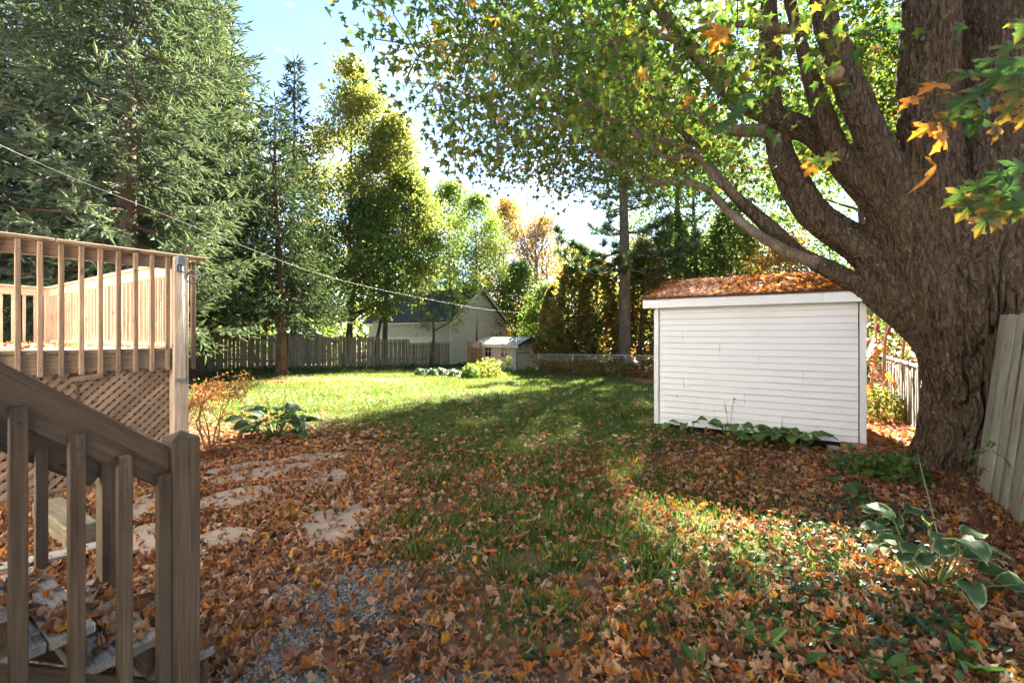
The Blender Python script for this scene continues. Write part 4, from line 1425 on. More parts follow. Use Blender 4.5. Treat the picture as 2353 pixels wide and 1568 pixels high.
def broadleaf(name, label, base, H, R, crown0, nclu, per, size, mat, bark, seed, rad=.16, cat='tree', group=None, squash=1.0, clu=.55, tpl=None,
              shell=.55, lean=(0, 0), top_taper=.55, droop=.35, leafpart='crown'):
    r = rs(seed)
    base = np.asarray(base, float)
    top = base + np.array([lean[0], lean[1], H * .96])
    t = thing(name, label, cat, base, group)
    trunk, limbs = grow_limbs(r, base, top, H, R, max(7, int(nclu / 14)), crown0, rad)
    m = MB()
    m.tube(trunk, np.linspace(rad, .02, len(trunk)) + rad * .35 * np.exp(-np.linspace(0, 12, len(trunk))), 9)
    m.build('trunk', bark, t, True)
    m = MB()
    ends = []
    for p, rr in limbs:
        m.tube(p, rr, 5)
        ends.append(p[3:])
    # clusters in an ellipsoid-like crown whose radius changes with height
    zc = r.uniform(0, 1, nclu) ** .85
    prof = np.sin(np.pi * np.clip(.08 + .92 * zc, 0, 1)) ** .55 * (1 - top_taper * zc)
    prof /= prof.max()
    az = r.uniform(0, 2 * np.pi, nclu)
    lump = .42 + 1.15 * fbm(np.stack([np.cos(az) * 1.9 + seed, np.sin(az) * 1.9, zc * 6], 1), 2)
    rr = R * prof * (shell + (1 - shell) * r.uniform(0, 1, nclu)) ** .8 * lump * squash
    z = base[2] + H * (crown0 + (1 - crown0) * zc)
    ax = np.interp(z, trunk[:, 2], trunk[:, 0]); ay = np.interp(z, trunk[:, 2], trunk[:, 1])
    C = np.stack([ax + rr * np.cos(az), ay + rr * np.sin(az), z], 1)
    E = np.concatenate(ends)
    for c in C[::2]:
        d = E - c
        i = np.argmin(np.sum(d * d, 1) + np.where(E[:, 2] > c[2], 1.0, 0))
        mid = (E[i] + c) / 2 + np.array([0, 0, .1])
        m.tube([E[i], mid, c], [.022, .014, .006], 3, False)
    m.build('branch', bark, t)
    n = nclu * per
    ci = np.repeat(C, per, 0)
    off = r.normal(0, 1, (n, 3)) * clu * np.array([.62, .62, .40])
    T = ci + off
    v, f = scatter(*(tpl or QUAD_T), leaf_dirs(r, n, .5, droop), size * r.uniform(.65, 1.25, n), T)
    obj(leafpart, v, f, mat, t)
    return t


# ---------------------------------------------------------------- spruces
def shoot_tpl(n=12, fat=.10, L0=.24, core=.055):
    """one bottle-brush finger of a spruce twig"""
    v, f = [], []
    for i in range(n):
        y = .02 + .9 * i / n
        a = i * 2.4
        d = np.array([math.cos(a), .62, math.sin(a)]); d /= np.linalg.norm(d)
        s = np.cross(d, [0, 1, 0]); s /= np.linalg.norm(s)
        L = L0 * (1 - .3 * i / n)
        k = len(v)
        v += [np.array([0, y, 0]) - s * fat * .5, np.array([0, y, 0]) + s * fat * .5, np.array([0, y, 0]) + d * L]
        f.append([k, k + 1, k + 2])
    k = len(v)
    v += [np.array(p) for p in ((-core, 0, 0), (core, 0, 0), (0, 1.05, .0), (0, 0, -core), (0, 0, core))]
    f += [[k, k + 1, k + 2], [k + 3, k + 4, k + 2]]
    return np.array(v), [np.array(f)]


def spruce(name, label, base, H, R, base_z, seed, mat, shoot=.15, whorl=.34, per=6, tpl=None, rad=.24, lean=(0, 0), twig_gap=.17, dens=1.0, group=None, pw=.8, droop=.38):
    r = rs(seed)
    base = np.asarray(base, float)
    t = thing(name, label, 'tree', base, group)
    top = base + np.array([lean[0], lean[1], H])
    tp = np.linspace(0, 1, 24)
    trunk = base + (top - base) * tp[:, None] + np.stack([.05 * np.sin(tp * 7 + seed), .05 * np.cos(tp * 6), 0 * tp], 1)
    MB().tube(trunk, rad * (1 - tp) ** .9 + .015 + rad * .4 * np.exp(-tp * 40), 12).build('trunk', M_SPBARK, t, True)
    br = MB()
    SP, SDir, SS = [], [], []
    z = base_z
    while z < H * .985:
        u = z / H
        nb_ = per if u < .9 else 4
        a0 = r.uniform(0, 6.28)
        for k in range(nb_):
            zz = z + r.uniform(-.12, .12)
            az = a0 + k * 2 * np.pi / nb_ + r.uniform(-.25, .25)
            L = (R * (1 - u) ** pw * r.uniform(.58, 1.18) + .12)
            if u < .18: L *= .75
            h = np.array([math.cos(az), math.sin(az), 0.0])
            tt = np.linspace(0, 1, 7)
            dz = L * (-droop * (1.25 - u) * tt + .34 * tt ** 2.4)
            o = np.array([np.interp(zz, trunk[:, 2] - base[2], trunk[:, 0]), np.interp(zz, trunk[:, 2] - base[2], trunk[:, 1]), base[2] + zz])
            path = o + h * (L * tt)[:, None] + Z3 * dz[:, None]
            path += np.cross(h, Z3) * (r.normal(0, .05 * L) * tt ** 2)[:, None]
            br.tube(path, np.linspace(.012 + .012 * L, .005, 7), 4, False)
            side = np.cross(h, Z3)
            ntw = max(3, int(L / twig_gap * dens))
            for q in range(ntw):
                s = .24 + .76 * (q + r.uniform(0, .8)) / ntw
                s = min(s, 1.0)
                p = np.array([np.interp(s, tt, path[:, j]) for j in range(3)])
                tang = h + Z3 * (-droop * (1.25 - u) + .8 * s ** 1.4)
                tang /= np.linalg.norm(tang)
                sg = 1 if q % 2 else -1
                tl = min(.85, .22 + .42 * (1 - s) * L) * r.uniform(.55, 1.2)
                d = tang * .7 + side * sg * r.uniform(.3, .9) + Z3 * r.uniform(-1.1, .05)
                d /= np.linalg.norm(d)
                ns = max(2, int(tl / (shoot * .50)))
                fs_ = (np.arange(ns) + r.uniform(0, .5)) / ns
                pos = p + d * (tl * fs_)[:, None] + Z3 * (-.16 * tl * fs_ ** 2)[:, None]
                for w in range(2):
                    sd = np.cross(d, unit(r, ns))
                    dd = d * .85 + sd * .60 * (1 if w else -1) + Z3 * .15
                    SP.append(pos); SDir.append(dd); SS.append(shoot * r.uniform(.75, 1.25, ns))
            SP.append(path[-1:]); SDir.append((tang + Z3 * .3)[None]); SS.append(np.array([shoot * 1.3]))
        z += whorl * r.uniform(.8, 1.2) * (1.0 if u < .8 else .75)
    br.build('branch', M_SPBARK, t)
    SP, SDir, SS = np.concatenate(SP), np.concatenate(SDir), np.concatenate(SS)
    v, f = scatter(*(tpl or shoot_tpl()), basis(SDir, unit(r, len(SDir))), SS, SP)
    obj('crown', v, f, mat, t)
    return t


M_SPBLUE = mat_leaf('blue_spruce_needles', [(0.12, 0.175, 0.115), (0.18, 0.245, 0.17), (0.26, 0.32, 0.235)], trans=.25, rough=.55, tcols_gain=1.2,
                    patch=.5, patch_cols=[(0.10, 0.15, 0.075), (0.185, 0.235, 0.125)], patch_scale=.6)
M_SPDARK = mat_leaf('dark_spruce_needles', [(0.06, 0.105, 0.06), (0.105, 0.16, 0.09), (0.15, 0.205, 0.12)], trans=.25, rough=.55, tcols_gain=1.2)
M_YELLOW = mat_leaf('yellow_green_leaves', [(0.12, 0.155, 0.04), (0.18, 0.205, 0.06), (0.25, 0.24, 0.085), (0.28, 0.19, 0.06)], [0, .45, .85, 1], trans=.55, tcols_gain=1.45)
M_LIME = mat_leaf('bright_green_leaves', [(0.09, 0.155, 0.035), (0.15, 0.22, 0.05), (0.20, 0.25, 0.08)], trans=.45, tcols_gain=1.45)
M_MIDG = mat_leaf('mid_green_leaves', [(0.055, 0.11, 0.028), (0.09, 0.15, 0.038), (0.14, 0.19, 0.05)], trans=.42, tcols_gain=1.7)
M_ORANGE = mat_leaf('orange_tree_leaves', [(0.10, 0.13, 0.03), (0.24, 0.19, 0.05), (0.36, 0.20, 0.05), (0.36, 0.12, 0.03)], trans=.42, tcols_gain=1.6)
M_CEDAR = mat_leaf('cedar_sprays', [(0.085, 0.125, 0.045), (0.135, 0.18, 0.065), (0.24, 0.20, 0.08), (0.36, 0.19, 0.065)], [0, .4, .75, 1], trans=.5, tcols_gain=1.6,
                   patch=.85, patch_cols=[(0.20, 0.11, 0.045), (0.36, 0.17, 0.065)], patch_scale=.5)
M_CEDARG = mat_leaf('green_cedar_sprays', [(0.085, 0.13, 0.06), (0.135, 0.185, 0.085), (0.18, 0.22, 0.10)], trans=.5, tcols_gain=1.6)
M_PINE = mat_leaf('pine_needles_live', [(0.05, 0.095, 0.045), (0.085, 0.135, 0.065), (0.12, 0.165, 0.08)], trans=.3, tcols_gain=1.3)
M_MAPLE = mat_leaf('maple_leaves', [(0.040, 0.092, 0.018), (0.068, 0.13, 0.026), (0.11, 0.165, 0.036), (0.22, 0.20, 0.03), (0.40, 0.20, 0.03)], [0, .45, .90, .96, 1],
                   trans=.36, tcols_gain=1.6, rough=.45, patch=.26, patch_cols=[(0.09, 0.13, 0.025), (0.40, 0.25, 0.04), (0.42, 0.15, 0.03)], patch_scale=.42)
M_MAPLE1 = mat_leaf('near_maple_leaf', [(0.035, 0.085, 0.022), (0.055, 0.11, 0.028)], trans=.4, tcols_gain=1.7, rough=.4, src='object', edge=(0.42, 0.16, 0.02))

def finger_tpl(w=.105, n=5):
    """solid finger of needles: three crossed lens blades and a few projecting needles"""
    v, f = [], []
    for k in range(3):
        a = k * math.pi / 3
        c, s_ = math.cos(a) * w, math.sin(a) * w
        i = len(v)
        v += [(0, 0, 0), (c, .38, s_), (0, 1.06, 0), (-c, .38, -s_)]
        f += [[i, i + 1, i + 2], [i, i + 2, i + 3]]
    for k in range(n):
        y = .12 + .8 * k / n
        a = k * 2.4
        d = np.array([math.cos(a), .8, math.sin(a)]) * .2
        s_ = np.array([-math.sin(a), 0, math.cos(a)]) * .05
        i = len(v)
        v += [np.array([0, y, 0]) - s_, np.array([0, y, 0]) + s_, np.array([0, y, 0]) + d]
        f.append([i, i + 1, i + 2])
    return np.array(v, float), [np.array(f)]


ST_B = finger_tpl(.105, 2)
SPR = []
SPR.append(spruce('blue_spruce', 'big pale blue spruce behind the deck, its bluish sprays nearest the railing', (-10.6, 12.6, 0), 17.5, 4.1, 2.2, 3, M_SPBLUE, shoot=.25, whorl=.50, per=8, tpl=ST_B, rad=.28, pw=.62, twig_gap=.165))
SPR.append(spruce('blue_spruce', 'blue spruce at the far left edge, cut off by the photo frame', (-14.6, 11.2, 0), 15.5, 3.6, 1.8, 4, M_SPBLUE, shoot=.28, whorl=.55, per=7, tpl=ST_B, rad=.26, pw=.62, twig_gap=.20))
SPR.append(spruce('spruce', 'tall green spruce with bare lower trunk just right of the deck post', (-12.3, 17.6, 0), 18.0, 4.3, 3.3, 8, M_SPBLUE, shoot=.29, whorl=.52, per=8, tpl=ST_B, rad=.25, pw=.65, twig_gap=.20))
SPR.append(spruce('spruce', 'shorter spruce with leaning trunk in front of the wooden fence', (-9.2, 18.2, -.05), 11.5, 3.2, 2.5, 12, M_SPDARK, shoot=.28, whorl=.48, per=8, tpl=ST_B, rad=.18, lean=(-.5, .4), twig_gap=.20))
SPR.append(spruce('spruce', 'slender dark spruce with thin spire between the leafy treetops', (-12.0, 25.0, -.1), 17.4, 2.4, 3.0, 15, M_SPDARK, shoot=.32, whorl=.62, per=6, tpl=ST_B, rad=.17, pw=.9, twig_gap=.3))
SPR.append(spruce('spruce', 'dark spruce mass behind the blue spruce at upper left', (-17.5, 18.5, 0), 19, 4.6, 2.5, 17, M_SPDARK, shoot=.34, whorl=.7, per=6, tpl=ST_B, rad=.25, pw=.65, twig_gap=.34))



def copy_tree(src, loc, rz, scale, label):
    """another tree of the same kind: copies of the thing and its parts share their meshes"""
    t = src.copy(); COL.objects.link(t)
    t['label'] = label
    t.location = loc; t.rotation_euler = (0, 0, rz); t.scale = (scale,) * 3
    for ch in [c for c in bpy.data.objects if c.parent == src]:
        c = ch.copy(); COL.objects.link(c)
        c.parent = t
        c.matrix_parent_inverse = W[src.name].inverted()
    return t


copy_tree(SPR[2], (-17.2, 15.2, 0), 2.1, 1.02, 'dense spruce filling the gap left of the blue spruce trunk')
copy_tree(SPR[0], (-15.2, 22.5, 0), 4.0, 1.12, 'spruce standing behind the bare trunked one, only its top side showing')
copy_tree(SPR[2], (-20.5, 21.0, 0), 5.1, 1.05, 'spruce farthest back at the left edge of the yard')

# ---------------------------------------------------------------- broadleaf trees behind the fence, left to centre
broadleaf('leafy_tree', 'tall yellow green tree rising behind the slender spruce', (-11.0, 31, -.3), 20.3, 4.2, .16, 240, 120, .21, M_YELLOW, M_TWIG, 40, rad=.2, clu=.8, top_taper=.62)
broadleaf('leafy_tree', 'yellowish leafy tree left of the open sky, leaning slightly right', (-8.3, 29.5, -.4), 16.2, 3.2, .30, 200, 85, .19, M_YELLOW, M_TWIG, 41, rad=.17, clu=.75, lean=(.6, 0), top_taper=.68)
broadleaf('leafy_tree', 'sunlit pale green tree over the garage roof', (-9.4, 30.5, -.4), 12.8, 2.5, .50, 150, 120, .18, M_LIME, M_TWIG, 42, rad=.12, clu=.7, lean=(2.4, 0))
broadleaf('leafy_tree', 'brighter green tree standing behind the garage ridge', (-5.6, 41, -.5), 15.6, 3.2, .2, 120, 90, .24, M_LIME, M_TWIG, 43, rad=.2, clu=.9)
broadleaf('leafy_tree', 'green leafy tree hidden behind the tall left spruces', (-18.6, 27.5, -.2), 20.5, 4.4, .08, 220, 85, .24, M_YELLOW, M_TWIG, 44, rad=.2, clu=.9)
broadleaf('leafy_tree', 'dark leaning tree with forked trunks behind the board fence', (-10.2, 27.5, -.3), 10.0, 3.4, .3, 130, 80, .18, M_MIDG, M_TWIG, 45, rad=.17, clu=.7, lean=(1.4, 0))
# walnut-like tree with feathery leaves in front of the garage
def pinnate_tpl(n=7, w=.11, L=.26, droop=.25):
    v, f = [], []
    for i in range(n):
        y = .15 + .8 * i / (n - 1)
        for s in (-1, 1):
            k = len(v)
            b0 = np.array([0, y, -droop * y * y])
            d = np.array([s * .85, .45, -.18]); d /= np.linalg.norm(d)
            e = b0 + d * L * (1 - .35 * abs(y - .5))
            q = np.array([-d[1], d[0], 0]) * w * .5
            v += [b0, (b0 + e) / 2 + q, e, (b0 + e) / 2 - q]
            f.append([k, k + 1, k + 2, k + 3])
    return np.array(v), [np.array(f)]
broadleaf('leafy_tree', 'small tree with feathery yellow green leaves in front of the garage', (-5.4, 30.8, -.5), 7.4, 3.0, .38, 46, 14, .46, M_LIME, M_TWIG, 46, rad=.12, clu=.6, tpl=pinnate_tpl(), droop=.5, top_taper=.2)
# centre
broadleaf('leafy_tree', 'rounded green tree between the garage gable and the pine', (0.4, 40, -.5), 8.2, 3.0, .06, 150, 85, .20, M_MIDG, M_TWIG, 48, rad=.14, clu=.8)
broadleaf('leafy_tree', 'bushy green tree low behind the little shed', (2.4, 33.5, -.5), 5.8, 2.1, .04, 100, 85, .16, M_MIDG, M_TWIG, 49, rad=.1, clu=.6)
broadleaf('leafy_tree', 'thin brownish orange tree in the bright gap over the garage', (-0.6, 46, -.5), 15.8, 3.4, .10, 240, 60, .22, M_ORANGE, M_TWIG, 50, rad=.2, clu=.9)


def bare_tree(label, base, H, seed, spread=.3, rad=.2, nleaf=0):
    r = rs(seed)
    base = np.asarray(base, float)
    t = thing('bare_tree', label, 'tree', base)
    m = MB(); tips = []

    def rec(p, d, L, rd, lv):
        pts = [p]
        for k in range(4):
            d = d + r.normal(0, .06, 3) + Z3 * .03
            d = d / np.linalg.norm(d)
            pts.append(pts[-1] + d * L / 4)
        m.tube(np.array(pts), np.linspace(rd, rd * .62, 5), 7 if lv < 2 else 4, False)
        if lv >= 5 or rd < .012: tips.append(pts[-1]); return
        for k in range(2 + (r.rand() < .4)):
            q = d + r.normal(0, spread, 3) * [1, 1, .5]
            rec(pts[-1], q / np.linalg.norm(q), L * r.uniform(.6, .82), rd * r.uniform(.52, .68), lv + 1)
    rec(base, np.array([0, 0, 1.0]), H * .33, rad, 0)
    m.build('trunk', M_GREYBARK, t, True)
    if nleaf:
        tips = np.array(tips)
        T = tips[r.randint(0, len(tips), nleaf)] + r.normal(0, .35, (nleaf, 3))
        v, f = scatter(*QUAD_T, leaf_dirs(r, nleaf, .3), .17 * r.uniform(.7, 1.2, nleaf), T)
        obj('crown', v, f, M_ORANGE, t)
    return t


M_GREYBARK = mat_bark('grey_bark', (0.09, 0.075, 0.065), (0.17, 0.145, 0.13), (0.26, 0.23, 0.21), 1.2, .5)
bare_tree('pale grey forked tree with bare branches in the bright gap', (2.3, 42, -.5), 15.5, 61, .28, .26, 500)
bare_tree('slimmer bare tree with few orange leaves beside the forked one', (3.6, 43.5, -.5), 14.0, 62, .22, .16, 600)

broadleaf('leafy_tree', 'lime green tree with its crown just above the garage gable', (-2.9, 36.5, -.5), 13.2, 2.6, .44, 140, 80, .17, M_LIME, M_TWIG, 88, rad=.14, clu=.7)

# cedars (arborvitae), pine
SPRAY_T = (np.array([(0, 0, 0), (.22, .4, .05), (.10, .75, 0), (0, 1, -.1), (-.10, .75, 0), (-.22, .4, .05)]), [np.array([[0, 1, 2, 3], [0, 3, 4, 5]])])


def cedar(label, base, H, R, seed, n, mat, size=.3, bare=.04, group=None):
    r = rs(seed)
    base = np.asarray(base, float)
    t = thing('cedar', label, 'tree', base, group)
    tp = np.linspace(0, 1, 10)
    MB().tube(base + Z3 * (H * .95 * tp)[:, None] + np.stack([.06 * np.sin(tp * 5 + seed), .06 * np.cos(tp * 4), 0 * tp], 1), .13 * (1 - tp) + .015, 8).build('trunk', M_SPBARK, t, True)
    zc = r.uniform(bare, 1, n)
    az = r.uniform(0, 2 * np.pi, n)
    prof = np.clip(np.minimum((zc - bare + .05) * 5, 1.0), 0, 1) ** .5 * (1 - zc) ** .62
    lump = .30 + 1.45 * fbm(np.stack([np.cos(az) * 2.2 + seed, np.sin(az) * 2.2, zc * 8], 1), 2)
    rr = R * 1.3 * prof * (.3 + .65 * r.uniform(0, 1, n) ** .5) * lump
    T = base + np.stack([rr * np.cos(az), rr * np.sin(az), zc * H], 1)
    d = np.stack([np.cos(az), np.sin(az), r.uniform(-.3, 1.0, n)], 1) + unit(r, n) * .5
    v, f = scatter(*SPRAY_T, basis(d, unit(r, n)), size * r.uniform(.6, 1.3, n), T)
    obj('crown', v, f, mat, t)
    br = MB()
    for k in range(40):
        z = H * (bare + .8 * r.rand()); a = r.uniform(0, 6.28)
        o = base + Z3 * z
        br.tube([o, o + np.array([math.cos(a), math.sin(a), .25]) * R * (1 - z / H) ** .5 * .8], [.025, .006], 4, False)
    br.build('branch', M_SPBARK, t)
    return t


cedar('browning cedar in the middle of the back hedge, thickest and rustiest', (3.6, 27.2, -.55), 6.5, 1.5, 70, 4200, M_CEDAR, .36)
cedar('browning cedar close to the left of the pine trunk', (5.2, 27.8, -.55), 7.0, 1.4, 71, 4200, M_CEDAR, .36)
cedar('taller greenish cedar right of the pine trunk', (7.9, 27.5, -.55), 7.8, 1.5, 72, 4200, M_CEDAR, .38)
cedar('green cedar above the left end of the white shed roof', (10.2, 28.5, -.55), 9.6, 1.8, 73, 4500, M_CEDARG, .38)
cedar('bluish green cedar above the middle of the white shed roof', (13.4, 28.0, -.55), 10.2, 2.2, 74, 5000, M_CEDARG, .40)
cedar('low rusty cedar left in the hedge beside the little shed', (2.6, 28.6, -.55), 5.2, 1.1, 75, 4000, M_CEDAR, .28)


def pine_tuft():
    v, f = [], []
    for i in range(11):
        a = i * 2.4
        e = .25 + .6 * ((i * 7) % 11) / 11
        d = np.array([math.cos(a) * math.sin(e * 1.6), math.cos(e * 1.3), math.sin(a) * math.sin(e * 1.6)]); d /= np.linalg.norm(d)
        s = np.cross(d, [0.3, .2, 1]); s /= np.linalg.norm(s)
        k = len(v)
        v += [s * -.045, s * .045, d]
        f.append([k, k + 1, k + 2])
    return np.array(v), [np.array(f)]


def pine(label, base, H, R, bare, seed, rad=.33, tuft=.30, whorl=1.05):
    r = rs(seed)
    base = np.asarray(base, float)
    t = thing('white_pine', label, 'tree', base)
    tp = np.linspace(0, 1, 30)
    trunk = base + Z3 * (H * tp)[:, None] + np.stack([.05 * np.sin(tp * 9), .05 * np.cos(tp * 8), 0 * tp], 1)

    def dsp(th, s, R_):
        return R_ * .10 * (fbm(np.stack([np.cos(th) * 4, np.sin(th) * 4, s * 1.2], -1).reshape(-1, 3), 3).reshape(th.shape) - .5)
    v, f = tube(trunk, rad * (1 - tp) ** .75 + .02 + rad * .35 * np.exp(-tp * 45), 22, True, dsp)
    obj('trunk', v, f, M_PINEBARK, t, smooth_=True)
    br = MB(); TP, TD = [], []
    z = bare
    while z < H * .97:
        u = (z - bare) / (H - bare)
        n = 5
        a0 = r.uniform(0, 6.28)
        for k in range(n):
            az = a0 + k * 2 * np.pi / n + r.uniform(-.3, .3)
            L = R * (1 - u) ** .6 * r.uniform(.65, 1.1) * (.5 if bare + 1.7 < z < 11.8 else 1.0)
            h = np.array([math.cos(az), math.sin(az), 0])
            tt = np.linspace(0, 1, 7)
            path = base + Z3 * (z + r.uniform(-.15, .15)) + h * (L * tt)[:, None] + Z3 * (L * (.05 * tt + .16 * tt ** 2) - .18 * L * np.sin(tt * 3.14) * (1 - u))[:, None]
            br.tube(path, np.linspace(.05 * (1 - u) + .02, .008, 7), 5, False)
            side = np.cross(h, Z3)
            for q in range(int(L / .30)):
                s = .3 + .7 * (q + r.rand()) / int(L / .30)
                s = min(1, s)
                p = np.array([np.interp(s, tt, path[:, j]) for j in range(3)])
                d = h * .7 + side * r.choice([-1, 1]) * r.uniform(.4, 1) + Z3 * r.uniform(-.05, .35)
                tl = r.uniform(.35, .9) * (1.15 - s * .5)
                e = p + d * tl
                br.tube([p, e], [.01, .004], 3, False)
                for w in range(14 if z < bare + 1.7 else 7):
                    TP.append(p + (e - p) * r.uniform(.3, 1.0) + r.normal(0, .07, 3)); TD.append(d * .7 + Z3 * .4 + r.normal(0, .35, 3))
        z += whorl * r.uniform(.8, 1.2)
    br.build('branch', M_SPBARK, t)
    TP, TD = np.array(TP), np.array(TD)
    v, f = scatter(*pine_tuft(), basis(TD, unit(r, len(TD))), tuft * r.uniform(.75, 1.2, len(TD)), TP)
    obj('crown', v, f, M_PINE, t)
    return t


M_PINEBARK = mat_bark('pine_bark', (0.05, 0.036, 0.028), (0.105, 0.08, 0.062), (0.17, 0.135, 0.11), 1.1, .8)
pine('tall pine with straight bare dark trunk behind the chain link fence', (6.25, 25.4, -.6), 22.5, 4.6, 6.0, 80, tuft=.36)
pine('second pine farther back, above the white shed roof', (12.0, 33.0, -.6), 20.0, 4.6, 6.5, 81, .28, .36, 1.3)
# right side beyond the shed and the right-hand fence
broadleaf('leafy_tree', 'yellow and orange tree above the right end of the shed roof', (11.6, 19.5, -.3), 5.9, 2.3, .12, 120, 75, .15, M_ORANGE, M_TWIG, 90, rad=.1, clu=.55)
broadleaf('leafy_tree', 'tall green tree filling the gaps behind the maple limbs', (18.5, 24, -.3), 17.5, 5.2, .14, 260, 90, .22, M_LIME, M_TWIG, 91, rad=.25, clu=1.0)
broadleaf('leafy_tree', 'green tree beyond the right fence behind the maple trunk', (14.5, 14.5, -.1), 12.5, 4.0, .12, 190, 85, .17, M_MIDG, M_TWIG, 92, rad=.2, clu=.8)
broadleaf('leafy_tree', 'tall dense green tree added for shade right of the pine, behind the maple crown', (11.8, 29.5, -.5), 16, 4.4, .42, 200, 80, .20, M_MIDG, M_TWIG, 93, rad=.25, clu=1.1)  # added tree, hidden by the maple crown, keeps sun off the near yard

# sunlit thicket beyond the board fence and behind the hedge
r = rs(98)
n = 16000
s = r.uniform(-9, 17, n); o_ = 10.5 + r.gamma(2.0, 1.8, n)
T = np.stack([FA[0] + FV[0] * s, FA[1] + FV[1] * s, 0 * s], 1) - U * o_[:, None]
k = ~((T[:, 0] > -13.5) & (T[:, 1] > 31))
T = T[k]; n = len(T)
T[:, 2] = -.3 + (2.0 + 3.4 * fbm(np.stack([s[k] * .5, o_[k] * .3, 0 * T[:, 0]], 1), 2)) * r.uniform(0, 1, n) ** .8
v, f = scatter(*QUAD_T, leaf_dirs(r, n, .35), r.uniform(.14, .32, n), T)
tag(obj('thicket', v, f, M_LIME), 'sunlit yellow green thicket behind the board fence', 'thicket', kind='stuff')

broadleaf('leafy_tree', 'golden leaved tree glowing through the gap right of the pine', (9.4, 33.5, -.5), 9.0, 3.0, .08, 150, 75, .19, M_ORANGE, M_TWIG, 94, rad=.14, clu=.8)
broadleaf('leafy_tree', 'yellow green tree glowing behind the browning cedars', (5.0, 34.5, -.5), 8.6, 3.2, .06, 170, 75, .19, M_YELLOW, M_TWIG, 95, rad=.14, clu=.8)
broadleaf('leafy_tree', 'lime green tree above the shed roof, behind the bluish cedar', (15.5, 33.5, -.5), 9.6, 3.6, .08, 170, 75, .2, M_LIME, M_TWIG, 96, rad=.14, clu=.85)

broadleaf('leafy_tree', 'tall leafy tree added straight behind the pine to shade the near yard', (7.6, 31, -.5), 22.5, 2.9, .66, 230, 80, .2, M_MIDG, M_TWIG, 97, rad=.2, clu=.9, top_taper=.4)  # added to shade the foreground; its high crown lets sun onto the lawn
broadleaf('leafy_tree', 'loose greenish brown tree behind the bare forked trunks', (3.2, 48, -.5), 14.5, 3.4, .08, 220, 50, .24, M_ORANGE, M_TWIG, 89, rad=.17, clu=.9)

# the far wood behind everything: one mass nobody could count
r = rs(99)
n = 30000
ang = r.uniform(math.radians(-72), math.radians(66), n)
dist = 62 + r.normal(0, 4.5, n)
x = np.sin(ang) * dist; y = np.cos(ang) * dist
hmax = (6.0 + 6.5 * fbm(np.stack([ang * 9, ang * 0, ang * 0 + 2], 1), 3)) * np.where(ang < -.12, 1.35, 1.0) * np.where(np.abs(ang - .02) < .13, .62, 1.0)
z = -.6 + hmax * r.uniform(0, 1, n) ** .75
v, f = scatter(*QUAD_T, leaf_dirs(r, n, .35), r.uniform(.4, .95, n), np.stack([x, y, z], 1))
tag(obj('far_wood', v, f, M_MIDG), 'distant mass of green trees closing the view behind the yard', 'woods', kind='stuff')

# ---------------------------------------------------------------- the big maple
TB = np.array([5.60, 5.50, 0.0])
maple = thing('maple_tree', 'massive old maple with furrowed trunk and low spreading limbs at the right', 'tree', TB)


def bark_disp(seed, amp, fu=7.0, fs=1.5):
    def d(th, s, R):
        # furrows: ridges that run up the stem, meander and join
        wob = (fbm(np.stack([np.cos(th) * 2 + seed, np.sin(th) * 2, s * 1.2], -1).reshape(-1, 3), 2).reshape(th.shape) - .5) * 1.1
        a = th + wob * .55
        q = np.stack([np.cos(a) * fu * .55 + seed, np.sin(a) * fu * .55, s * fs], -1).reshape(-1, 3)
        n1 = np.abs(fbm(q, 2).reshape(th.shape) - .5) * 2
        n2_ = np.abs(fbm(q * np.array([2.1, 2.1, 2.6]) + 9, 2).reshape(th.shape) - .5) * 2
        ridge = np.clip(n1 * 2.3, 0, 1) * .7 + np.clip(n2_ * 2.0, 0, 1) * .3
        return amp * (ridge - .75)
    return d


def maple_stem(name, pts, rad, sides, seed, amp, n=10, mat=None):
    c = catmull(pts, n)
    rr = np.interp(np.linspace(0, 1, len(c)), np.linspace(0, 1, len(rad)), rad)
    v, f = tube(c, rr, sides, True, bark_disp(seed, amp, 8, 2.2) if amp else None)
    obj(name, v, f, mat or M_BARKL, maple, smooth_=True)
    return c, rr


# main trunk with root flare
tp = catmull([TB + [-.02, -.02, -.25], TB + [0, 0, .0], TB + [.02, 0, .35], TB + [.03, .0, .9], TB + [.02, .02, 1.5], TB + [.06, .05, 2.1], TB + [.22, .10, 2.8], TB + [.36, .15, 3.6],
              TB + [.50, .2, 5.0], TB + [.62, .25, 7.0], TB + [.7, .3, 9.5]], 24)
rr = np.interp(np.linspace(0, 1, len(tp)), np.linspace(0, 1, 11), [.66, .60, .50, .475, .55, .66, .58, .50, .44, .36, .2])


def trunk_disp(th, s, R):
    lobes = .05 * np.sin(th * 3 + .7) * np.exp(-s * 1.2) + .07 * np.sin(th * 5 + 2.0) * np.exp(-s * 2.6)
    big = .11 * (fbm(np.stack([np.cos(th) * 1.2, np.sin(th) * 1.2, s * .8], -1).reshape(-1, 3), 2).reshape(th.shape) - .5)
    return lobes + big + bark_disp(4.0, .085, 9.0, 2.0)(th, s, R)


STEMS = [(tp, rr)]


def D(pts, d0, d1):
    n = len(pts)
    return [P(x, y, d0 + (d1 - d0) * i / (n - 1)) for i, (x, y) in enumerate(pts)]


LIMBS = []


def limb(pts, d0, d1, rad, sides, seed, amp, n=8):
    LIMBS.append(maple_stem('limb', D(pts, d0, d1), rad, sides, seed, amp, n))


def stem(pts, d0, d1, rad, n=10):
    c = catmull(D(pts, d0, d1), n)
    R_ = np.interp(np.linspace(0, 1, len(c)), np.linspace(0, 1, len(rad)), rad) * .87
    STEMS.append((c, R_))
    LIMBS.append((c, R_))


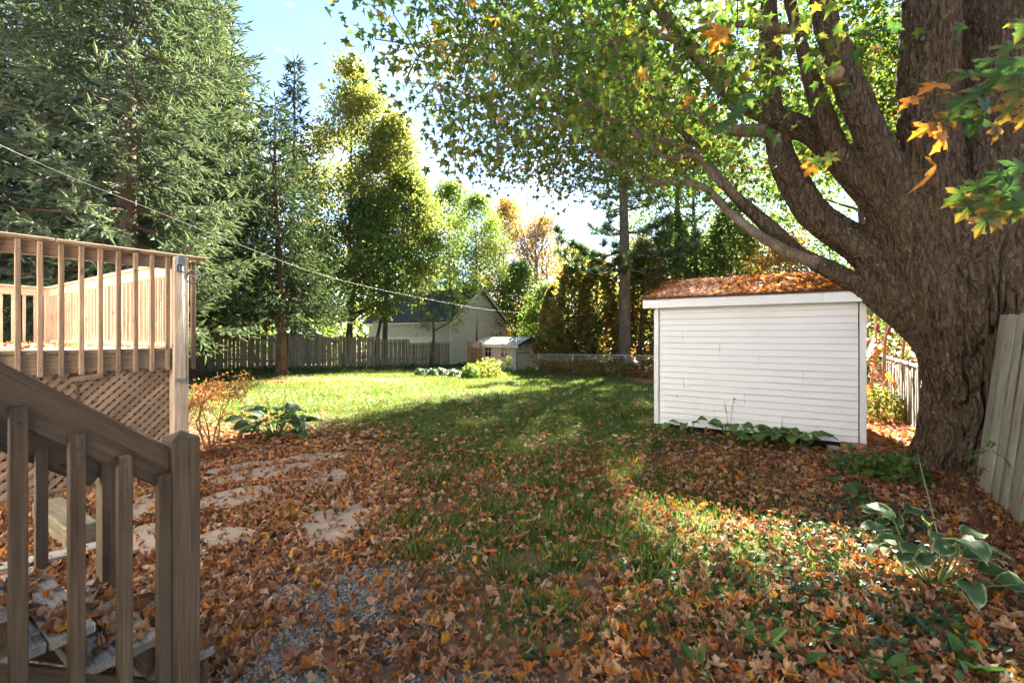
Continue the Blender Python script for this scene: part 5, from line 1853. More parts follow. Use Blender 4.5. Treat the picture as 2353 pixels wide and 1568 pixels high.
stem([(2240, 830), (2195, 690), (2160, 560), (2138, 420), (2132, 280), (2132, 140), (2136, 0), (2140, -220)], 5.62, 5.55, [.42, .40, .37, .345, .33, .32, .31, .26], 12)
stem([(2240, 830), (2175, 720), (2125, 610), (2085, 500), (2030, 370), (1985, 270), (1935, 150), (1895, 40), (1840, -190)], 5.60, 5.75, [.34, .32, .27, .23, .21, .20, .185, .165, .12], 12)
stem([(2160, 660), (2060, 510), (1985, 425), (1940, 365), (1900, 290), (1868, 200), (1835, 80), (1815, 0), (1785, -170)], 5.66, 6.4, [.10, .15, .145, .14, .13, .12, .105, .10, .07], 10)
stem([(2230, 830), (2160, 730), (2095, 615), (2035, 510), (1965, 420), (1931, 380), (1871, 312), (1785, 272), (1717, 240), (1652, 180), (1571, 90), (1490, -20), (1400, -160)], 5.60, 7.2,
     [.34, .32, .24, .20, .185, .18, .175, .18, .155, .14, .125, .105, .07], 10)
stem([(2230, 880), (2160, 780), (2085, 690), (2035, 625), (1974, 562), (1888, 505), (1828, 428), (1789, 343), (1772, 236), (1768, 128), (1766, 0), (1768, -160)], 5.62, 7.2,
     [.36, .36, .32, .28, .255, .23, .205, .185, .175, .17, .155, .12], 12)
stem([(2225, 890), (2150, 810), (2083, 742), (2000, 672), (1925, 630), (1846, 587), (1785, 540), (1734, 493), (1687, 450), (1631, 386), (1588, 330), (1546, 274)], 5.60, 7.4,
     [.22, .21, .19, .155, .135, .12, .112, .105, .10, .09, .085, .075], 10)
limb([(1560, 290), (1546, 274), (1500, 232), (1442, 189), (1369, 118), (1290, 60)], 7.35, 8.4, [.074, .072, .06, .045, .03, .012], 16, 16, .004, 8)
limb([(1880, 606), (1812, 580), (1770, 556), (1734, 534), (1674, 486), (1622, 434), (1575, 420), (1502, 416), (1459, 399), (1399, 369), (1330, 322)], 5.9, 8.0,
     [.08, .075, .07, .065, .06, .055, .05, .045, .035, .025, .012], 20, 17, .004, 6)
limb([(1700, 462), (1650, 405), (1595, 345), (1502, 317), (1433, 283), (1356, 240), (1309, 193), (1253, 159), (1193, 116), (1120, 60)], 6.8, 8.3,
     [.06, .058, .055, .05, .045, .04, .035, .025, .018, .01], 16, 18, .003, 6)
limb([(1640, 165), (1560, 96), (1468, 84), (1356, 107), (1280, 122), (1180, 118), (1090, 110)], 6.7, 7.8, [.06, .05, .045, .04, .032, .022, .01], 14, 19, .002, 6)
limb([(1860, 70), (1790, 66), (1708, 56), (1620, 64), (1540, 100)], 6.2, 7.0, [.07, .06, .05, .04, .02], 14, 20, .003, 6)
limb([(1760, 300), (1690, 300), (1640, 290), (1600, 262), (1560, 240), (1500, 190), (1420, 120), (1340, 40)], 6.4, 8.0, [.09, .085, .07, .06, .055, .045, .03, .015], 18, 21, .003, 6)
limb([(1660, 430), (1600, 360), (1530, 360), (1440, 300), (1330, 290), (1220, 250), (1120, 240), (1030, 200), (930, 190)], 6.9, 7.6, [.05, .045, .042, .04, .034, .028, .02, .014, .008], 12, 22, 0, 6)
limb([(1300, 62), (1180, -10), (1050, -40), (920, -60)], 7.9, 6.6, [.035, .03, .02, .01], 10, 23, 0, 6)
limb([(1430, 285), (1330, 250), (1230, 190), (1110, 150), (980, 110), (860, 90)], 7.6, 6.6, [.04, .034, .028, .022, .015, .008], 10, 24, 0, 6)

# fuse trunk and main stems into one skin, then raise the bark along each stem
m = MB()
for c, R_ in STEMS:
    v, f = tube(c, R_, 40, True)
    m.add(v, f)
trunk = m.build('trunk', M_BARK, maple, True)
md = trunk.modifiers.new('fuse', 'REMESH'); md.mode = 'VOXEL'; md.voxel_size = .025
md = trunk.modifiers.new('soften', 'SMOOTH'); md.iterations = 14; md.factor = .6
dg = bpy.context.evaluated_depsgraph_get()
me = bpy.data.meshes.new_from_object(trunk.evaluated_get(dg))
trunk.modifiers.clear()
# finer skin on the side of the lower trunk that faces the yard
import bmesh
bm = bmesh.new(); bm.from_mesh(me)
def fine_(v_):
    return v_.co.z < 2.9 and v_.normal.x * -.72 + v_.normal.y * -.69 > -.25 and math.hypot(v_.co.x - TB[0], v_.co.y - TB[1]) < 1.0
bmesh.ops.subdivide_edges(bm, edges=[e for e in bm.edges if fine_(e.verts[0]) and fine_(e.verts[1])], cuts=1, use_grid_fill=True)
bm.to_mesh(me); bm.free()
nv = len(me.vertices)
co = np.empty(nv * 3, np.float32); me.vertices.foreach_get('co', co); co = co.reshape(-1, 3).astype(float)
no = np.empty(nv * 3, np.float32); me.vertices.foreach_get('normal', no); no = no.reshape(-1, 3).astype(float)
from mathutils.kdtree import KDTree
dist, samp = [], []
for c, R_ in STEMS:
    kd_ = KDTree(len(c))
    for i_, q in enumerate(c): kd_.insert(q, i_)
    kd_.balance()
    ix = np.array([kd_.find(p)[1] for p in co])
    dist.append(np.linalg.norm(co - c[ix], axis=1) - R_[ix]); samp.append(ix)
dist = np.array(dist)
w = np.exp(-(dist - dist.min(0)) / .035)
w[w < .03] = 0
w /= w.sum(0)
disp = np.zeros(nv)
for si, (c, R_) in enumerate(STEMS):
    k = np.nonzero(w[si] > 0)[0]
    T_, N_, B_ = frames(c)
    s_ = np.concatenate([[0], np.cumsum(np.linalg.norm(np.diff(c, axis=0), axis=1))])
    ix = samp[si][k]
    d_ = co[k] - c[ix]
    sl = s_[ix] + np.sum(d_ * T_[ix], 1)
    th = np.arctan2(np.sum(d_ * B_[ix], 1), np.sum(d_ * N_[ix], 1))
    rk = R_[ix]
    amp = np.where(si == 0, .085 * smooth(3.4, 1.6, co[k][:, 2]) + .030, np.clip(.15 * rk, .010, .036))
    fu = 5.2 if si == 0 else 9.0 * float(np.median(R_)) / .3 + 2.0
    wob = (fbm(np.stack([np.cos(th) * 1.6 + si * 9, np.sin(th) * 1.6, sl * 1.4], 1), 2) - .5) * 1.3
    a_ = th + wob * .5
    q = np.stack([np.cos(a_) * fu + si * 31, np.sin(a_) * fu, sl * 1.9], 1)
    n1 = np.abs(fbm(q, 2) - .5) * 2
    n2_ = np.abs(fbm(q * [2.0, 2.0, 2.4] + 9, 2) - .5) * 2
    ridge = .70 * smooth(.015, .21, n1) + .30 * smooth(.02, .28, n2_)
    disp[k] += w[si][k] * amp * (ridge - .7)
lobes = .06 * np.sin(np.arctan2(co[:, 1] - TB[1], co[:, 0] - TB[0]) * 5 + 2.0) * np.exp(-np.clip(co[:, 2], 0, 9) * 2.2)
big_ = .10 * (fbm(co * 1.5, 2) - .5) * smooth(.08, .5, -dist.min(0) + .5)
co = co + no * (disp + lobes + big_)[:, None]
me.vertices.foreach_set('co', co.astype(np.float32).ravel())
me.polygons.foreach_set('use_smooth', np.ones(len(me.polygons), bool))
me.materials.clear(); me.materials.append(M_BARK)
me.update()
trunk.data = me

# stub and knot hole on the second stem
kh = P(1919, 170, 5.42)
ax_ = np.array([-.45, -.88, .05]); ax_ /= np.linalg.norm(ax_)
v, f = tube([kh + ax_ * -.10, kh + ax_ * .03, kh + ax_ * .055, kh + ax_ * .05, kh + ax_ * .0], [.09, .085, .075, .045, .035], 20)
obj('knot_hole', v, f, M_TAN, maple, smooth_=True)
v, f = tube([kh + ax_ * .004, kh + ax_ * .012], [.036, .03], 14)
obj('knot_hollow', v, f, M_BLACK, maple)

# limbs out of the frame that carry the upper and right part of the crown
r = rs(77)
for k in range(9):
    az = -2.6 + k * .62
    z0 = 3.2 + .55 * k
    p0 = np.array([np.interp(z0, tp[:, 2], tp[:, j]) for j in range(3)])
    L = r.uniform(4.0, 6.0)
    h = np.array([math.cos(az), math.sin(az), 0])
    e = p0 + h * L + Z3 * r.uniform(2.0, 4.5)
    if k in (0, 1, 2, 3): continue
    LIMBS.append(maple_stem('limb', [p0, p0 + h * L * .35 + Z3 * 1.0, p0 + h * L * .7 + Z3 * 2.2, e], [.16, .11, .07, .02], 14, 30 + k, .004, 6))

# crown: clusters of leaves joined by twigs to the nearest limb
r = rs(2024)
cl = []
while len(cl) < 2150:
    q = r.uniform(-1, 1, 3)
    e = np.sum(q * q)
    if not (.22 < e < 1): continue
    c = np.array([4.65 + 6.95 * q[0], 6.9 + 6.0 * q[1], 7.2 + 6.0 * q[2]])
    lump = .84 + .32 * float(fbm(np.array([q * 2.6 + 5]), 2)[0])
    if e > lump ** 2: continue
    if c[1] < 3.4 or c[2] < 3.5: continue
    ys, xs = HY - (c[2] - CAMZ) / c[1] * F, CX + c[0] / c[1] * F
    under = 1.60 + .325 * c[1] + .35 * (float(vnoise(np.array([c * .9]))[0]) - .5)      # lower edge of the crown rises away from the house
    if c[2] < under: continue
    hd = math.hypot(c[0] - TB[0], c[1] - TB[1])
    if hd < 1.5 and c[2] < 6.5: continue
    if c[1] < 5.9 and c[0] > 2.3 and c[2] < 6.8: continue            # open space round the stems, on the side of the house
    if c[2] > 7.8 and r.rand() < .45: continue
    if c[0] > 5 and c[2] < 5.4 and r.rand() < .85: continue
    # a gap in the crown lets one streak of sun reach the ground
    gx_, gy_ = c[0] - SUNV[0] / SUNV[2] * c[2], c[1] - SUNV[1] / SUNV[2] * c[2]
    tt_ = min(1, max(0, ((gx_ - 1.35) * 1.05 + (gy_ - 4.45) * -1.28) / 2.74))
    if math.hypot(gx_ - 1.35 - 1.05 * tt_, gy_ - 4.45 + 1.28 * tt_) < .72: continue
    cl.append(c)
cl = np.array(cl)
# the low limbs are bare underneath: no leaves hang below or on the house side of them
LS = np.concatenate([c for c, R_ in LIMBS[:14]])
LS = LS[LS[:, 1] > 4]
bare_ = np.zeros(len(cl), bool)
for off_ in (0.0, 0.55, 1.1):
    q = LS - V * off_
    for i, c in enumerate(cl):
        d2 = (q[:, 0] - c[0]) ** 2 + (q[:, 1] - c[1]) ** 2
        if np.any((d2 < .42 ** 2) & (c[2] < q[:, 2] + .10) & (c[2] > q[:, 2] - 1.6)): bare_[i] = True
cl = cl[~bare_]
nodes = [c[int(len(c) * .3):] for c, rr_ in LIMBS]
NODE = np.concatenate(nodes)
dmin = np.array([np.min(np.sum((NODE - c) ** 2, 1)) for c in cl])
order = np.argsort(dmin)
tw = MB()
NB = np.zeros((len(NODE) + len(cl), 3)); NB[:len(NODE)] = NODE
NL = np.zeros(len(NB)); nn = len(NODE)
keep = []
for i in order:
    c = cl[i]
    d2 = np.sum((NB[:nn] - c) ** 2, 1)
    j = np.argmin(d2 + .10 * NL[:nn])
    dist = math.sqrt(d2[j])
    if dist > 2.6: continue
    a = NB[j]
    mid = (a + c) / 2 + Z3 * .06 * dist + r.normal(0, .05 * dist, 3)
    r0 = .016 * (.75 ** NL[j]) + .004
    tw.tube(np.array([a, mid, c]), np.array([r0, r0 * .7, r0 * .45]), 4, False)
    NB[nn] = c; NL[nn] = NL[j] + 1; nn += 1
    keep.append(i)
    # twiglets
    for q in range(2):
        tw.tube([c, c + r.normal(0, .22, 3)], [.004, .002], 3, False)
tw.build('branch', M_TWIG, maple)
cl = cl[keep]
per = 38
n = len(cl) * per
T = np.repeat(cl, per, 0) + r.normal(0, 1, (n, 3)) * np.array([.35, .35, .16])
sz = .07 + .06 * r.uniform(0, 1, n) ** 1.4
dr = leaf_dirs(r, n, .62, .55)
hi = (HY - (T[:, 2] - CAMZ) / T[:, 1] * F < -110) | (T[:, 0] / T[:, 1] * F + CX > 2500)      # the far upper part: simpler leaves
m = MB()
m.add(*scatter(*maple_small(), dr[~hi], sz[~hi], T[~hi]))
m.add(*scatter(*QUAD_T, dr[hi], sz[hi] * 1.1, T[hi]))
m.build('crown', M_MAPLE, maple)

# leaves of a low bough close to the camera: each one its own part
OUT2 = [(0, 0), (.10, -.03), (.22, -.10), (.36, -.07), (.30, .04), (.42, .12), (.30, .17), (.24, .24), (.38, .31), (.50, .36), (.62, .52), (.47, .52), (.42, .60), (.30, .55), (.20, .53), (.17, .66), (.25, .76),
        (.13, .80), (0, 1.0)]
OUT2 = np.array(OUT2 + [(-x, y) for x, y in OUT2[-2:0:-1]])


def big_leaf(seed, curl=.25, edge=0.0):
    r_ = rs(seed)
    k = len(OUT2)
    v = np.zeros((k + 1, 3)); v[1:, :2] = OUT2 * (1 + r_.normal(0, .02, OUT2.shape)); v[0, :2] = (0, .36)
    v[:, 2] = .18 * np.abs(v[:, 0]) - curl * (v[:, 1] - .3) ** 2 + r_.normal(0, .018, k + 1) - curl * .6 * v[:, 0] ** 2
    j = np.arange(k)
    ed = np.clip((np.hypot(v[:, 0] * 1.2, v[:, 1] - .35) - .55 + edge) * 1.6, 0, 1) if edge < .9 else np.full(k + 1, 1.0)
    if edge <= 0: ed = ed * 0
    return v, [np.stack([np.zeros(k, int), 1 + j, 1 + (j + 1) % k], 1)], ed


near = [  # column, row, depth, size, direction the tip points (right, up), autumn share
    (2352, 60, 1.75, .12, (-.5, -.9), .1), (2318, 108, 1.8, .12, (-.8, -.6), .1), (2275, 140, 1.8, .13, (-.9, -.35), 0), (2222, 172, 1.85, .12, (-.9, -.2), .25), (2148, 196, 1.9, .145, (-1, -.25), 1),
    (2090, 232, 1.95, .10, (-.9, -.5), .9), (2300, 178, 1.7, .14, (-.7, -.8), 0), (2250, 212, 1.75, .13, (-.85, -.45), .1), (2335, 205, 1.6, .12, (-.5, -.9), .3), (2205, 240, 1.8, .12, (-.8, -.7), 0),
    (2175, 272, 1.85, .12, (-.9, -.35), .35), (2130, 296, 1.9, .13, (-1, -.3), .95), (2160, 320, 1.8, .13, (-.35, -1), 1), (2232, 278, 1.75, .14, (-.2, -1), 0), (2262, 258, 1.7, .13, (.15, -1), .1),
    (2288, 300, 1.75, .09, (.2, -1), .6), (2318, 252, 1.65, .11, (-.3, -1), .45), (2348, 270, 1.65, .10, (.2, -1), .6), (2192, 216, 1.85, .10, (-.6, .5), .6), (2345, 150, 1.6, .13, (-.7, -.6), 0),
    (2340, 385, 1.7, .13, (-.8, -.5), 0), (2290, 402, 1.75, .13, (-.95, -.35), 0), (2245, 428, 1.8, .11, (-.95, -.35), 0), (2205, 452, 1.85, .12, (-.9, -.5), .1), (2320, 432, 1.7, .14, (-.3, -1), 0),
    (2268, 455, 1.75, .13, (-.7, -.8), .15), (2222, 480, 1.8, .13, (-.75, -.7), .3), (2300, 486, 1.7, .14, (-.5, -.95), .35), (2262, 508, 1.72, .12, (-.6, -.9), .3), (2345, 470, 1.65, .13, (0, -1), 0),
    (1990, 76, 2.6, .12, (-1, -.1), 0), (2050, 62, 2.6, .14, (-.9, .0), 0), (2010, 112, 2.7, .10, (-1, -.3), .6), (1650, 84, 2.6, .17, (-.4, -1), 1), (1628, 50, 2.6, .13, (-.8, .4), 1), (1870, 372, 3.0, .12, (-.9, -.5), .1),
    (1860, 388, 3.0, .12, (-.6, -1), 1), (1905, 365, 3.0, .12, (-.3, -.9), .2), (1690, 258, 3.2, .16, (-.8, -.7), 0), (1660, 290, 3.2, .15, (-.9, -.6), 0), (1720, 230, 3.2, .14, (.3, -.8), 0), (1625, 262, 3.2, .13, (-.6, -.9), .1)]
r = rs(500)
tips = []
for i, (x, y, d, s, tip, au) in enumerate(near):
    v, f, ed = big_leaf(i, r.uniform(.25, .8), au * .75 if au < .85 else au)
    y3 = np.array([tip[0], r.uniform(-.25, .35), tip[1]])
    nrm = np.array([r.normal(0, .35), -.75, .75 + r.normal(0, .3)])
    R = basis(y3[None], nrm[None])[0]
    p = P(x, y, d) - R[:, 1] * s * .35
    s = s * .86
    obj('leaf', (v * s) @ R.T + p, f, M_MAPLE1, maple, attrs={'edge': ed})
    tips.append(p)
tips = np.array(tips)
# dry curled leaf hanging in that bough
v, f, ed = big_leaf(91, 1.6, 1.0)
R = basis(np.array([[.2, .1, -1.]]), np.array([[.6, -.6, .1]]))[0]
dl = obj('leaf', (v * [.7, 1, 1] * .12) @ R.T + P(2150, 360, 1.85), f, M_LITTER1, maple)
dl['label'] = 'dry curled brown leaf'
m = MB()
m.tube(catmull([P(2420, 60, 1.75), P(2330, 150, 1.75), P(2260, 190, 1.8), P(2170, 230, 1.88), P(2110, 285, 1.9)], 5), np.linspace(.006, .002, 21), 5)
m.tube(catmull([P(2430, 330, 1.65), P(2330, 400, 1.72), P(2250, 445, 1.78), P(2200, 462, 1.85)], 5), np.linspace(.005, .002, 16), 5)
m.tube(catmull([P(2330, 150, 1.75), P(2300, 220, 1.72), P(2270, 270, 1.72)], 5), np.linspace(.004, .002, 11), 4)
for p in tips[:20]:
    m.tube([p, p + np.array([.03, .01, .03])], [.0015, .0015], 3, False)
m.build('twig', M_TWIG, maple)

# second thinner trunk of a neighbouring tree just behind, seen between the maple and the low fence
nt_ = np.array([8.9, 8.6, 0.0])
t2 = thing('tree_trunk', 'grey tree trunk behind the low pale fence, half hidden by the maple', 'tree', nt_)
c = catmull([nt_, nt_ + [0, .05, 2.5], nt_ + [.2, .2, 6], nt_ + [.3, .3, 10]], 14)
v, f = tube(c, np.linspace(.30, .14, len(c)), 50, True, bark_disp(41, .03, 8, 2.2))
obj('trunk', v, f, M_BARKL, t2, smooth_=True)
r = rs(78)
n = 2600
q = unit(r, n) * (r.uniform(.3, 1, n) ** .4)[:, None]
T = nt_ + np.array([.4, .6, 8.6]) + q * np.array([3.4, 3.4, 3.6])
v, f = scatter(*maple_tpl(), leaf_dirs(r, n, .6, .5), r.uniform(.12, .19, n), T)
obj('crown', v, f, M_MAPLE, t2)

# ---------------------------------------------------------------- plants
def hosta_leaf(L, wd, arch, fold, seed):
    """broad leaf on a grid: 6 x 4 cells, pale margin as 'edge'"""
    r_ = rs(seed)
    ts = np.linspace(0, 1, 7)
    xs = np.array([-1, -.78, 0, .78, 1])
    v, e = [], []
    for t in ts:
        w = wd * .5 * (np.sin(np.pi * min(1, t ** .75 * .97 + .03)) ** .8 + .02) * (1 if t < 1 else .0)
        ang = arch * t
        y = L * (math.sin(ang) / arch if arch > .05 else t)
        z = L * ((math.cos(ang) - 1) / arch if arch > .05 else 0)
        for x in xs:
            v.append((x * w, y, z + fold * abs(x) * w + r_.normal(0, .004) + .012 * math.sin(9 * t + 2 * x)))
            e.append(1.0 if abs(x) == 1 or t == 1 else 0.0)
    f = [[i * 5 + j, i * 5 + j + 1, i * 5 + j + 6, i * 5 + j + 5] for i in range(6) for j in range(4)]
    return np.array(v), [np.array(f)], np.array(e)


def hosta(label, p, n, L, mat, seed, pet=.22, spread=1.0, variegated=True, stalks=0, group=None, elev=(.35, 1.15), azr=None, wfac=.62):
    r = rs(seed)
    t = thing('hosta', label, 'hosta', p, group)
    for k in range(n):
        az = r.uniform(0, 6.28) if azr is None else r.uniform(*azr)
        el = r.uniform(*elev)
        h = np.array([math.cos(az), math.sin(az), 0])
        s = L * r.uniform(.7, 1.1)
        pl = pet * r.uniform(.6, 1.2)
        b0 = p + h * .03
        b1 = b0 + (h * math.cos(el) * spread + Z3 * math.sin(el)) * pl
        ydir = h * math.cos(el * .55) + Z3 * math.sin(el * .55)
        R = basis(ydir[None], (Z3 * 1 - h * .2 + r.normal(0, .25, 3))[None])[0]
        v, f, e = hosta_leaf(s, s * wfac * r.uniform(.85, 1.15), r.uniform(.7, 1.9), r.uniform(.1, .4), seed * 100 + k)
        lf = obj('leaf', v @ R.T + b1, f, mat, t, smooth_=True, attrs={'edge': e * (1.0 if variegated else 0.0)})
        MB().tube(catmull([b0, (b0 + b1) / 2 + h * .02, b1], 2), [.006, .006, .005, .005, .004], 4, False).build('petiole', M_STEM, lf)
    for k in range(stalks):
        a = r.uniform(0, 6.28)
        e = p + np.array([math.cos(a) * .15, math.sin(a) * .15, r.uniform(.5, .75)])
        m = MB().tube(catmull([p, (p + e) / 2 + Z3 * .05, e], 3), np.linspace(.004, .002, 7), 4)
        for q in range(6):
            o = e - (e - p) * q * .05
            m.tube([o, o + r.normal(0, .02, 3) - Z3 * .015], [.006, .003], 4)
        m.build('dry_stalk', M_TWIG, t)
    return t


hosta('large variegated hosta with cream edged leaves at the lower right', G(2140, 1340), 26, .225, M_HOSTA, 1, pet=.34, stalks=0, elev=(.45, 1.35))
hosta('sprawling variegated hosta clump beside the bare shrub at the left', G(632, 1006), 44, .34, M_HOSTA, 2, pet=.46, stalks=3, elev=(.35, 1.3))
sh = [((1530, 978), 6, .20, 'small green hosta at the left corner of the white shed', 0), ((1578, 996), 5, .17, 'tiny hosta second from the left along the white shed wall', 0),
      ((1678, 1002), 9, .22, 'green hosta with two dry flower stalks along the shed wall', 2), ((1745, 1016), 9, .22, 'broad leaved hosta in the middle of the shed wall base', 0),
      ((1792, 1018), 7, .22, 'pale green hosta right of the middle one at the shed wall', 1), ((1836, 1026), 8, .22, 'hosta at the right end of the shed wall row, beside the bricks', 0)]
for i, (p, n, L, lab, st) in enumerate(sh):
    q = G(*p) - V * .06
    hosta(lab, q - V * .05, n + 2, L * 1.12, M_HOSTAG, 10 + i, pet=.27, variegated=False, stalks=st, group='hostas along the shed wall', azr=(-3.9, .75), elev=(.55, 1.35), wfac=.75)
hosta('green leafy sprout in front of the bricks near the shed corner', G(1975, 1052), 5, .17, M_HOSTAG, 20, pet=.16, variegated=False, wfac=.6)
hosta('blue green hosta leaves lying on the orange leaves left of the trunk', G(1925, 1128), 4, .22, M_HOSTA, 21, pet=.12, variegated=False, elev=(.2, .9))
hosta('single folded blue green hosta leaves nearer than the trunk base', G(2015, 1165), 4, .22, M_HOSTA, 22, pet=.10, variegated=False, elev=(.2, .9))
hosta('small cream edged hosta behind the large variegated one', G(2050, 1205), 9, .19, M_HOSTA, 23, pet=.16)

# hosta bed at the back, small in the picture: one leaf mesh per plant
bed = [((942, 848), 'dark hosta at the left end of the bed by the fence'), ((975, 862), 'glossy hosta second from the left in the bed by the fence'), ((1003, 864), 'bluish hosta in the middle of the back bed'),
       ((1030, 863), 'hosta right of the middle in the back bed under the fence end'), ((1056, 866), 'hosta nearest the round green bush in the back bed'), ((1064, 842), 'dark hosta at the rear of the back bed by the garage wall')]
for i, (p, lab) in enumerate(bed):
    r = rs(300 + i)
    q = G(*p)
    t = thing('hosta', lab, 'hosta', q, 'hostas in the back bed')
    m = MB()
    for k in range(30):
        az, el = r.uniform(0, 6.28), r.uniform(.1, 1.1)
        h = np.array([math.cos(az), math.sin(az), 0])
        v, f, e = hosta_leaf(.34 * r.uniform(.7, 1.1), .25, r.uniform(.7, 1.6), .2, 900 + i * 50 + k)
        R = basis((h * math.cos(el * .5) + Z3 * math.sin(el * .5))[None], (Z3 + r.normal(0, .2, 3))[None])[0]
        m.add(v @ R.T + q + (h * math.cos(el) + Z3 * math.sin(el)) * .30, f)
    m.build('foliage', M_HOSTAF, t, True)


def bushy(name, label, p, h, rad, n, size, mat, seed, cat='shrub', stems=9, up=.3, group=None, hollow=.4, tpl=None):
    r = rs(seed)
    t = thing(name, label, cat, p, group)
    q = unit(r, n); q[:, 2] = np.abs(q[:, 2])
    q *= (hollow + (1 - hollow) * r.uniform(0, 1, n) ** .5)[:, None] * (.75 + .5 * fbm(q * 2.2 + seed, 2))[:, None]
    T = p + q * np.array([rad, rad, h])
    v, f = scatter(*(tpl or QUAD_T), leaf_dirs(r, n, up, -.2), size * r.uniform(.6, 1.3, n), T)
    obj('foliage', v, f, mat, t)
    m = MB()
    for k in range(stems):
        e = T[r.randint(n)]
        m.tube(catmull([p, (p + e) / 2 + r.normal(0, .03, 3), e], 3), np.linspace(.012, .004, 7), 4)
    m.build('stem', M_TWIG, t)
    return t


bushy('round_bush', 'rounded bright green bush at the right end of the back bed', G(1080, 868), .62, .42, 900, .10, M_LIME, 320)
bushy('weed_clump', 'tall yellow green weeds between the back bed and the little shed', G(1120, 866), .85, .75, 700, .13, M_YELLOW, 321, 'weeds', up=.1)
bushy('weed_plant', 'spindly pale plant standing against the little shed wall', G(1168, 856), 1.15, .35, 190, .12, M_LIME, 322, 'plant', up=.1, hollow=.1)
bushy('weed_plant', 'low leafy plant at the foot of the wire gate', G(1212, 858), .45, .55, 260, .11, M_LIME, 323, 'plant', up=.1)
bushy('shrub', 'small sunlit yellow green shrub between the shed and the low fence', G(2018, 962), .62, .55, 1500, .06, M_YELLOW, 324, hollow=.6)
bushy('shrub', 'dark green undergrowth below the tall fence side of the sumac', G(2012, 935) + np.array([.9, .9, 0]), 1.5, .9, 1500, .10, M_MIDG, 325)
bushy('leafy_sprout', 'green leafy sprouts growing at the foot of the maple trunk', G(2055, 1102), .30, .36, 200, .09, M_WEED, 326, 'plant', up=.5)
bushy('leafy_sprout', 'low green ferny plant left of the maple trunk on the needles', G(1985, 1085), .20, .40, 160, .10, M_WEED, 327, 'plant', up=.6)

# bare shrub with coral twigs and few orange leaves beside the deck
p = G(482, 1030)
r = rs(330)
bs = thing('bare_shrub', 'thin multi stemmed shrub with sparse orange leaves beside the deck post', 'shrub', p)
m = MB(); tips = []


def twig(o, d, L, rd, lv):
    pts = [o]
    for k in range(3):
        d = d + r.normal(0, .16, 3) + Z3 * .06; d = d / np.linalg.norm(d)
        pts.append(pts[-1] + d * L / 3)
    m.tube(np.array(pts), np.linspace(rd, rd * .7, 4), 6 if lv < 2 else 4, False)
    tips.append(pts[-1])
    if lv >= 4: return
    for k in range(2 + (lv > 1)):
        q = d + r.normal(0, .55, 3); twig(pts[-1], q / np.linalg.norm(q), L * r.uniform(.5, .75), rd * .62, lv + 1)


for k in range(6):
    a = k * 1.05
    twig(p + np.array([math.cos(a), math.sin(a), 0]) * .05, np.array([math.cos(a) * .28, math.sin(a) * .28, 1.0]), .40, .014, 0)
m.build('stem', M_TAN, bs)
tips = np.array(tips); tips = tips[tips[:, 2] > .62]
n = 1200
T = tips[r.randint(0, len(tips), n)] + r.normal(0, .05, (n, 3))
M_CORAL = mat_leaf('coral_shrub_leaves', [(0.34, 0.14, 0.08), (0.42, 0.21, 0.12), (0.40, 0.26, 0.13), (0.30, 0.11, 0.05)], trans=.4)
v, f = scatter(*QUAD_T, leaf_dirs(r, n, .3), .045 * r.uniform(.6, 1.4, n), T)
obj('foliage', v, f, M_CORAL, bs)

# sumac with hanging orange fronds
M_SUMAC = mat_leaf('sumac_fronds', [(0.50, 0.13, 0.02), (0.55, 0.20, 0.025), (0.46, 0.08, 0.03), (0.16, 0.16, 0.03)], [0, .5, .85, 1], trans=.5, tcols_gain=1.7)
p = np.array([7.75, 9.4, 0.0])
su = thing('sumac', 'sumac with hanging orange fronds and thin tan stems behind the shed', 'small tree', p)
r = rs(340)
m = MB()
for (a, b_, e) in (((0.0, 0, 0), (.02, .1, 1.2), (.25, .2, 2.5)), ((.25, -.1, 0), (.30, .0, 1.0), (.55, .1, 2.3)), ((-.25, .2, 0), (-.1, .2, 1.1), (-.15, .1, 2.2)), ((-.1, .1, 0), (-.5, -.1, .7), (-.75, -.3, 1.3))):
    m.tube(catmull([p + a, p + b_, p + e], 5), np.linspace(.04, .02, 11), 8)
m.build('stem', M_TAN, su, True)
fr = [(2000, 738, 9.0), (2005, 775, 9.1), (2000, 800, 9.2), (2020, 786, 9.3), (2038, 792, 9.2), (2008, 830, 9.0), (2052, 800, 9.4), (2000, 850, 9.1), (2030, 852, 9.2), (2046, 860, 9.3), (1998, 880, 9.0), (2022, 772, 9.5), (2060, 782, 9.6),
      (1996, 765, 9.0), (2012, 870, 9.1), (1990, 720, 8.9)]
FT = pinnate_tpl(8, .14, .26, .5)
for x, y, d in fr:
    az = r.uniform(2.3, 5.4)
    yd = np.array([math.cos(az), math.sin(az) * .5, -r.uniform(.05, .7)])
    R = basis(yd[None], (Z3 + r.normal(0, .3, 3))[None])
    v, f = scatter(*FT, R, np.array([r.uniform(.34, .5)]), P(x, y, d)[None])
    obj('frond', v, f, M_SUMAC, su)
    q = P(x, y, d); s = p + np.array([.1, .1, max(.4, q[2] - .1)])
    MB().tube([q, (q + s) / 2 + Z3 * .06, s], [.004, .006, .008], 4, False).build('stalk', M_TAN, su)
M_RED = mat_plain('sumac_red', (0.22, 0.02, 0.025), .9, var=.3, scale=30)
for x, y in ((2042, 762), (2008, 842), (2016, 752)):
    q = P(x, y, 9.25)
    MB().tube([q - Z3 * .07, q - Z3 * .02, q + Z3 * .05, q + Z3 * .1], [.02, .035, .028, .008], 8).build('seed_head', M_RED, su, True)

